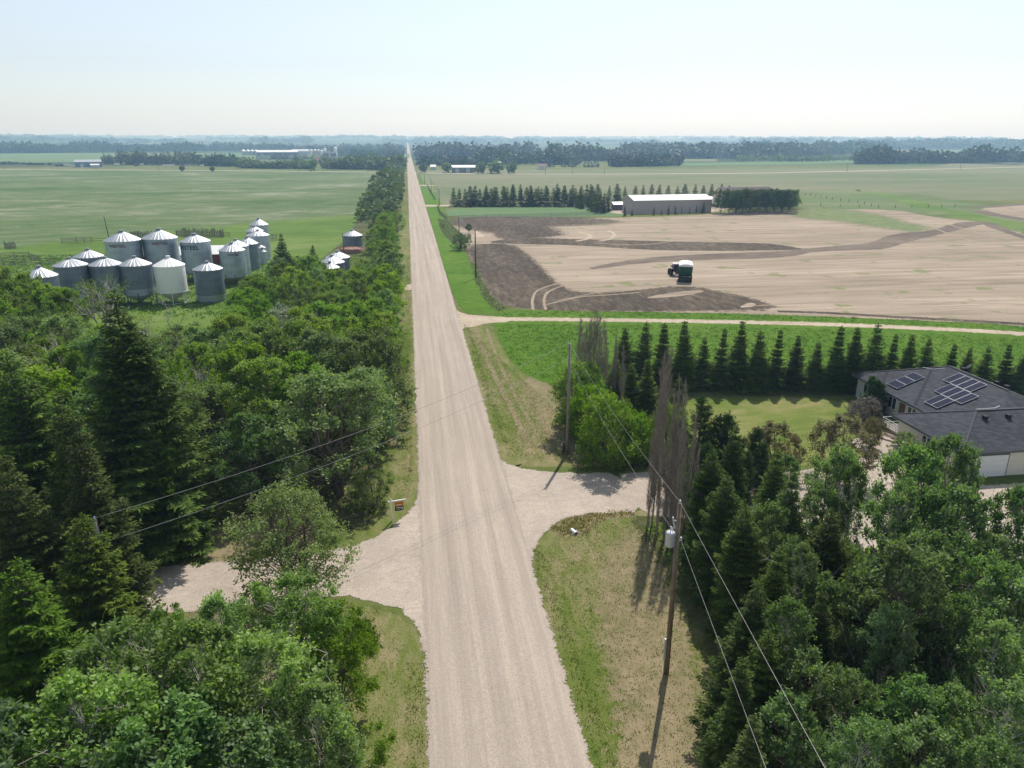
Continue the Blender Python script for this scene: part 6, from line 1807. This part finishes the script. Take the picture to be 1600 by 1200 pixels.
X, Y = G(733, 374); plant(SHR, X, Y, 1.6, 'low bush below the round clipped tree', 'bush')
X, Y = G(692, 355); plant(SHR, X, Y, 1.3, 'tiny dark shrub in the pale weeds', 'bush')

# --- simplified far trees: small clouds of leaf clumps
def blob_proto(seed, n=46, conifer=False):
    rng = np.random.default_rng(seed)
    if conifer:
        u = rng.uniform(0, 1, n) ** 1.3; r = .20 * (1 - u) * rng.uniform(.5, 1, n); a = rng.uniform(0, 6.28, n)
        P = np.stack([r * np.cos(a), r * np.sin(a), .06 + .94 * u], 1); size = .16 * (1.15 - u)
        D = np.stack([np.cos(a), np.sin(a), np.full(n, -.1)], 1)
        aa = unit(D + rng.normal(size=(n, 3)) * .3); s_ = unit(np.cross(aa, np.array([0, 0, 1.0]) + rng.normal(size=(n, 3)) * .4))
        Q = np.stack([P, P + aa * size[:, None] * .5 + s_ * size[:, None] * .45, P + aa * size[:, None], P + aa * size[:, None] * .5 - s_ * size[:, None] * .45], 1)
        return Q
    g = unit(rng.normal(size=(n, 3))) * rng.uniform(.55, 1, (n, 1)) * np.array([.36, .36, .42]); g[:, 2] += .56
    g += .06 * rng.normal(size=(n, 3))
    return diamonds(rng, g, .24, .22, .5)
BP = [blob_proto(i) for i in range(5)] + [blob_proto(20 + i, 46, True) for i in range(4)]
def far_wood(name, label, pts, H, mat, conifer=.2, seed=0, wide=1.0, light=1.0):
    """pts: (X, Y) feet; one object for a wood that reads as one mass"""
    rng = np.random.default_rng(seed); Qs, T = [], []
    P = np.array(pts); P = P[(P[:, 0] < -9) | (P[:, 0] > 15)] if name == 'far_wood' else P; Z = hgt(P[:, 0], P[:, 1])
    for (x, y), z in zip(P, Z):
        con = rng.uniform() < conifer
        q = BP[rng.integers(5, 9) if con else rng.integers(0, 5)]
        lump = 1 + .22 * math.sin(x / 37 + y / 61) + .16 * math.sin(x / 13 - y / 23)
        if math.sin(x / 55 - y / 47 + seed) + .6 * math.sin(x / 21 + seed) < -1.25: continue
        h = H * lump * rng.uniform(.7, 1.15) * (1.15 if con else 1.0); a = rng.uniform(0, 6.28)
        c, s = math.cos(a), math.sin(a); w = h * (1.0 if con else wide)
        q2 = np.empty_like(q); q2[..., 0] = (q[..., 0] * c - q[..., 1] * s) * w + x; q2[..., 1] = (q[..., 0] * s + q[..., 1] * c) * w + y; q2[..., 2] = q[..., 2] * h + z - .3
        Qs.append(q2); t0 = 0.0 if con else rng.uniform(.15, .8)
        T.append(np.clip(t0 + rng.uniform(-.08, .12, len(q)), 0, 1))
    me = quads_mesh(name, np.concatenate(Qs), np.concatenate(T), LM[mat])
    return tag(link(bpy.data.objects.new(name, me)), label, kind='stuff')
def band(x0, x1, y0, y1, depth, n, seed):
    """feet scattered in a band whose near edge runs from image point (x0,y0) to (x1,y1) and reaches depth metres back"""
    rng = np.random.default_rng(seed); xs = np.linspace(x0, x1, 14); E_ = np.array([GT(x, y0 + (y1 - y0) * (x - x0) / (x1 - x0))[:2] for x in xs])
    u = rng.uniform(0, 1, n); x = x0 + (x1 - x0) * u
    ex = np.interp(x, xs, E_[:, 0]); ey = np.interp(x, xs, E_[:, 1]); r = np.hypot(ex, ey); d = depth * rng.uniform(0, 1, n) ** 1.15 * (.75 + .5 * np.sin(u * 9 + seed))
    return np.stack([ex * (1 + d / r), ey * (1 + d / r)], 1)
BANDS = [  # name, label, x0,x1,y0,y1, depth, count, H, mat, conifer, wide
    ('shelterbelt', 'greyish shelterbelt of leafless trees across the far left field', 163, 296, 257.5, 258.5, 45, 170, 12, 'far_grey', .02, .8),
    ('shelterbelt', 'leafy shelterbelt behind the cross road, left of the gravel road', 295, 380, 258.5, 261, 50, 150, 12, 'far', .08, 1),
    ('shelterbelt', 'bright bushy shelterbelt right behind the cross road', 376, 486, 263, 264.5, 45, 210, 10, 'far_bright', .02, 1.2),
    ('shelterbelt', 'rounded trees between the red roofed farmhouse and the gravel road', 504, 628, 264, 266.5, 60, 230, 10.5, 'far_bright', .05, 1.1),
    ('hedge', 'low bushes at the far left beside the cross road', -40, 80, 257.5, 258, 18, 70, 4.5, 'far', 0, 1.4),
    ('far_wood', 'bluish wood across the left horizon', -60, 120, 240.5, 238.5, 330, 700, 16, 'far', .35, 1.1),
    ('far_wood', 'bluish wood with pointed spruces left of the long barn', 70, 390, 238.5, 236, 360, 1300, 17, 'far', .35, 1.1),
    ('far_wood', 'wood behind the long white roofed barn', 360, 640, 236.5, 240, 500, 1200, 16, 'far', .5, 1.1),
    ('far_wood', 'dark conifer wood left of the far end of the road', 530, 628, 245, 247, 260, 420, 13, 'far', .75, 1),
    ('far_wood', 'dark spruce wood right of the far end of the road', 652, 845, 247, 246, 420, 1000, 19, 'far', .75, 1),
    ('far_wood', 'leafy trees around the farmstead right of the gravel road', 648, 745, 258, 262, 150, 300, 11, 'far', .15, 1.1),
    ('far_wood', 'mixed trees behind the big round bush', 745, 905, 258, 258, 220, 420, 13, 'far', .4, 1),
    ('far_wood', 'wood right of the farmstead reaching the cross road field', 860, 1010, 252, 250, 350, 700, 17, 'far', .25, 1.1),
    ('far_wood', 'dark copse with spruce tips in the middle right distance', 953, 1062, 261, 260, 90, 260, 13, 'far', .45, 1),
    ('far_wood', 'hazy blue wood filling the right distance', 985, 1210, 247, 249, 900, 1600, 18, 'far', .2, 1.15),
    ('far_wood', 'hazy blue wood on the right horizon', 1180, 1380, 248, 239, 900, 1300, 19, 'far', .15, 1.15),
    ('far_wood', 'long dark wood along the far right horizon', 1340, 1680, 233.5, 231, 900, 1700, 20, 'far', .2, 1.2),
    ('far_wood', 'nearer dark tree belt at the right edge', 1338, 1520, 256.5, 255, 120, 420, 15, 'far', .12, 1.1),
    ('far_wood', 'end of the dark tree belt at the far right', 1500, 1680, 255, 252, 150, 420, 16, 'far', .12, 1.1),
    ('far_wood', 'scattered bushes before the hazy blue wood', 1150, 1340, 254, 252, 110, 90, 9, 'far_bright', .1, 1.3),
    ('far_wood', 'trees lining the far stretch of the road', 600, 634, 262, 235, 40, 150, 10, 'far', .2, 1),
    ('far_wood', 'bluish trees lining the right side of the far road', 641, 660, 258, 234, 40, 90, 10, 'far', .2, 1),
]
for i, (nm, lab, x0, x1, y0, y1, dep, n, H, mt, con, wd) in enumerate(BANDS):
    far_wood(nm, lab, band(x0, x1, y0, y1, dep, n, 100 + i), H, mt, con, 200 + i, wd)
# most distant wooded ridges
for i, (d0, d1, n, lab) in enumerate(((4200, 5200, 1500, 'low wooded ridge in the haze'), (6000, 7200, 1500, 'paler wooded ridge farther off in the haze'), (8600, 9800, 1500, 'palest wooded ridge on the horizon'))):
    rng = np.random.default_rng(400 + i); az = rng.uniform(R(-36), R(52), n); dd = rng.uniform(d0, d1, n) + 300 * np.sin(az * 9 + i)
    keep = np.sin(az * 11 + i * 2) + .5 * np.sin(az * 31 + i) > -.7
    az, dd = az[keep], dd[keep]
    far_wood('far_wood', lab, np.stack([dd * np.sin(az), dd * np.cos(az)], 1), 20, 'far', .1, 410 + i, 2.6)
# far stretch of the roadside tree row
rng = np.random.default_rng(77)
n = 620; yy = 255 + 560 * rng.uniform(0, 1, n) ** 1.1; xx = -4.8 - rng.uniform(0, 15, n)
far_wood('roadside_wood', 'far stretch of the tree row along the left side of the road', np.stack([xx - .8 * yy / 900, yy], 1), 7.6, 'far_bright', .0, 501, 1.0)
# single distant bushes
for i, (px, by, h, sx, lab) in enumerate(((285, 267.5, 5.5, 1.3, 'round bush standing alone on the cross road, left one'), (332, 267.8, 5, 1.3, 'round bush standing alone on the cross road, right one'),
        (775, 271, 12, 1.6, 'big round light green bush beside the barns'), (752, 271, 10, 1.2, 'leafy bush forming the left lobe of the big round one'), (800, 271, 10, 1.3, 'leafy bush forming the right lobe of the big round one'), (662, 270, 9, 1.2, 'round green tree nearest the crossing'), (698, 270, 10, 1.2, 'round green tree left of the grey green barn'), (489, 267, 13, .9, 'tall round tree left of the red roofed farmhouse'))):
    X, Y = G(px, by); q = np.concatenate([BP[i % 5], BP[(i + 1) % 5] * .98, BP[(i + 2) % 5] * 1.02]) * np.array([h * sx, h * sx, h])
    o = link(bpy.data.objects.new('far_bush', quads_mesh('far_bush', q, np.random.default_rng(i).uniform(.2, 1, len(q)), LM['far_bright' if px > 400 else 'far'])))
    o.location = (X, Y, -.3); tag(o, lab, 'bush')
# single distant conifers
cones = []
for i in range(4):
    q = np.concatenate([BP[5 + i], BP[5 + (i + 1) % 4], BP[5 + (i + 2) % 4]]); cones.append(quads_mesh('far_conifer', q, np.random.default_rng(i).uniform(0, .4, len(q)), LM['far']))
grp = [([426, 429, 433, 438, 442, 446, 450, 460, 463, 467, 471, 475, 478], 249, 13, 'in the dark clump before the very long barn'), ([502, 506, 510, 514, 519, 523], 251.5, 13, 'in the dark clump before the pale silos'),
       ([537, 541, 545, 549, 553, 558, 562, 566], 253, 12, 'in the long dark clump right of the pale silos'), ([586, 590, 594, 598, 602, 606, 610], 252.5, 12, 'in the dark clump just left of the far road'),
       ([730, 733, 743, 746], 268, 13, 'standing beside the barns right of the road'), ([654, 659, 663, 668], 258, 15, 'just right of the far road'), ([855, 862, 880, 891, 897, 916, 922, 931], 261, 13, 'before the mixed wood right of the big bush'),
       ([57, 65, 101, 124, 147, 152, 165, 208, 212], 238.5, 23, 'rising above the left horizon wood')]
for xs, by, h, where in grp:
    for j, px in enumerate(xs):
        X, Y, Z = GT(px, by)
        o = link(bpy.data.objects.new('far_conifer', cones[j % 4])); hh = h * rnd.uniform(.8, 1.15)
        o.scale = (hh * 1.1, hh * 1.1, hh); o.location = (X, Y, Z - .3); o.rotation_euler = (0, 0, rnd.uniform(0, 6))
        tag(o, f'{ORD[j]} dark conifer from the left {where}', 'conifer', 'dark conifers ' + where)

# ------------------------------------------------------------------ ground cover one cannot count
def scatter_poly(poly, n, rng):
    P = np.array(poly); lo, hi = P.min(0), P.max(0); out = []
    while len(out) < n:
        c = rng.uniform(lo, hi, (n, 2)); out += [tuple(q) for q in c if inside(q[0], q[1], poly)]
    return np.array(out[:n])
def tufts(name, label, polys, mat, L, W, seed, per=7, spread=.16):
    rng = np.random.default_rng(seed); PP = []
    for poly, n in polys:
        c = scatter_poly(poly, n, rng); PP.append(np.repeat(c, per, 0) + rng.normal(size=(len(c) * per, 2)) * spread)
    P = np.concatenate(PP); n = len(P); P = np.stack([P[:, 0], P[:, 1], np.full(n, .0)], 1)
    a = unit(rng.normal(size=(n, 3)) * .55 + np.array([0, 0, 1.0])); s_ = unit(np.cross(a, rng.normal(size=(n, 3))))
    LL = (L * rng.uniform(.5, 1.3, n))[:, None]; WW = (W * rng.uniform(.7, 1.3, n))[:, None]
    Q = np.stack([P - s_ * WW * .3, P + a * LL * .5 + s_ * WW / 2, P + a * LL, P + a * LL * .5 - s_ * WW / 2], 1)
    return tag(link(bpy.data.objects.new(name, quads_mesh(name, Q, rng.uniform(0, 1, n), LM[mat]))), label, kind='stuff')
W_ = lambda L: [G(*p) for p in L]
tufts('tall_grass', 'bright uncut grass on both sides of the field track', [
    (W_([(776, 508), (860, 507), (1000, 508), (1250, 513), (1600, 530), (1600, 600), (1300, 608), (1100, 606), (905, 606), (850, 596), (815, 580), (795, 560), (784, 535)]), 5000),
    (W_([(770, 488), (870, 486.5), (1000, 488), (1200, 491), (1400, 499), (1600, 509), (1600, 516), (1400, 507), (1200, 500), (1000, 496.5), (860, 495), (775, 495)]), 700)], 'grass', .24, .07, 1)
tufts('undergrowth', 'low green undergrowth beneath the trees', [([(-4.5, 57), (-15, 57), (-22, 58), (-60, 50), (-80, 110), (-40, 98), (-26, 100), (-24, 180), (-4.5, 240)], 5000), ([(-26, 22), (-14, 22), (-15, 43), (-30, 43)], 900),
    ([(18.5, 52), (28, 47), (45, 43), (60, 43), (60, 15), (18.5, 20)], 3500), ([(18, 63), (26, 62), (23, 84), (17, 84)], 700)], 'aspen', .35, .22, 2, 6, .35)
tufts('verge_weeds', 'pale flowering weeds along the ditch right of the road', [(W_([(737, 412), (744, 412), (752, 437), (768, 464), (790, 482), (778, 488), (756, 466), (744, 440)]), 500), (W_([(684, 342), (700, 345), (716, 362), (732, 372), (730, 380), (712, 384), (698, 372), (688, 358)]), 1600)], 'weed', .28, .16, 3, 6, .25)
def edge_strip(x, y0, y1, w=.45): return [(x - w, y0), (x + w, y0), (x + w, y1), (x - w, y1)]
tufts('road_edge_grass', 'ragged grass tufts along the edges of the gravel road', [(edge_strip(8.6, 22, 49), 500), (edge_strip(8.7, 70, 122), 600), (edge_strip(-1.2, 62, 200), 1200), (edge_strip(-.9, 20, 37), 300), ([(-5, 36), (-4, 36), (-3.0, 43.0), (-3.8, 43)], 90)], 'verge_grass', .12, .05, 4, 4, .12)
tufts('road_edge_grass', 'green grass tufts on the mown verges', [([(8.6, 22), (17, 22), (17.5, 52), (11, 52), (9, 48)], 5000), ([(-12, 20), (-.8, 20), (-1, 38), (-4, 42.5), (-10, 42)], 2500), ([(8.6, 66), (14, 64), (19, 64), (14, 90), (8.8, 120)], 5000), ([(-4, 57), (-.9, 59), (-.9, 120), (-4, 120)], 2500)], 'verge_grass', .10, .05, 5, 3, .1)
tufts('corner_weeds', 'dark green weeds in the grassy corner of the left driveway', [([(-6.2, 41.8), (-4.0, 41.5), (-3.2, 38.5), (-5.6, 37.5)], 500)], 'aspen', .4, .12, 6, 7, .2)
tufts('corner_weeds', 'brownish weeds around the pale culvert end', [(W_([(862, 826), (890, 810), (930, 803), (985, 797), (990, 803), (940, 812), (915, 835), (880, 838)]), 200)], 'strawy', .2, .09, 7, 6, .2)
tufts('farmyard_grass', 'rough bright grass between the grain bins', [(W_([(0, 400), (420, 395), (440, 480), (340, 500), (200, 490), (0, 470)]), 5000)], 'grass', .4, .22, 8, 5, .4)

# ------------------------------------------------------------------ the air
def build_haze():
    m = bpy.data.materials.new('haze'); m.use_nodes = True; nt = m.node_tree
    for n in list(nt.nodes):
        if n.type == 'BSDF_PRINCIPLED': nt.nodes.remove(n)
    out = [n for n in nt.nodes if n.type == 'OUTPUT_MATERIAL'][0]
    v = nt.nodes.new('ShaderNodeVolumePrincipled')
    v.inputs['Color'].default_value = (0.42, 0.68, 1.0, 1)
    v.inputs['Absorption Color'].default_value = (1, 1, 1, 1)      # scatters only: near air reads blue, far air white
    v.inputs['Density'].default_value = HAZE
    v.inputs['Anisotropy'].default_value = 0.3
    nt.links.new(v.outputs[0], out.inputs['Volume'])
    b = MB(); b.box2((-12600, -12600, -13.0), (12600, 12600, 125.0))
    o = b.build('haze', m); tag(o, kind='stuff', label='thin pale summer haze over the whole plain')
HAZE = 0.00024
build_haze()
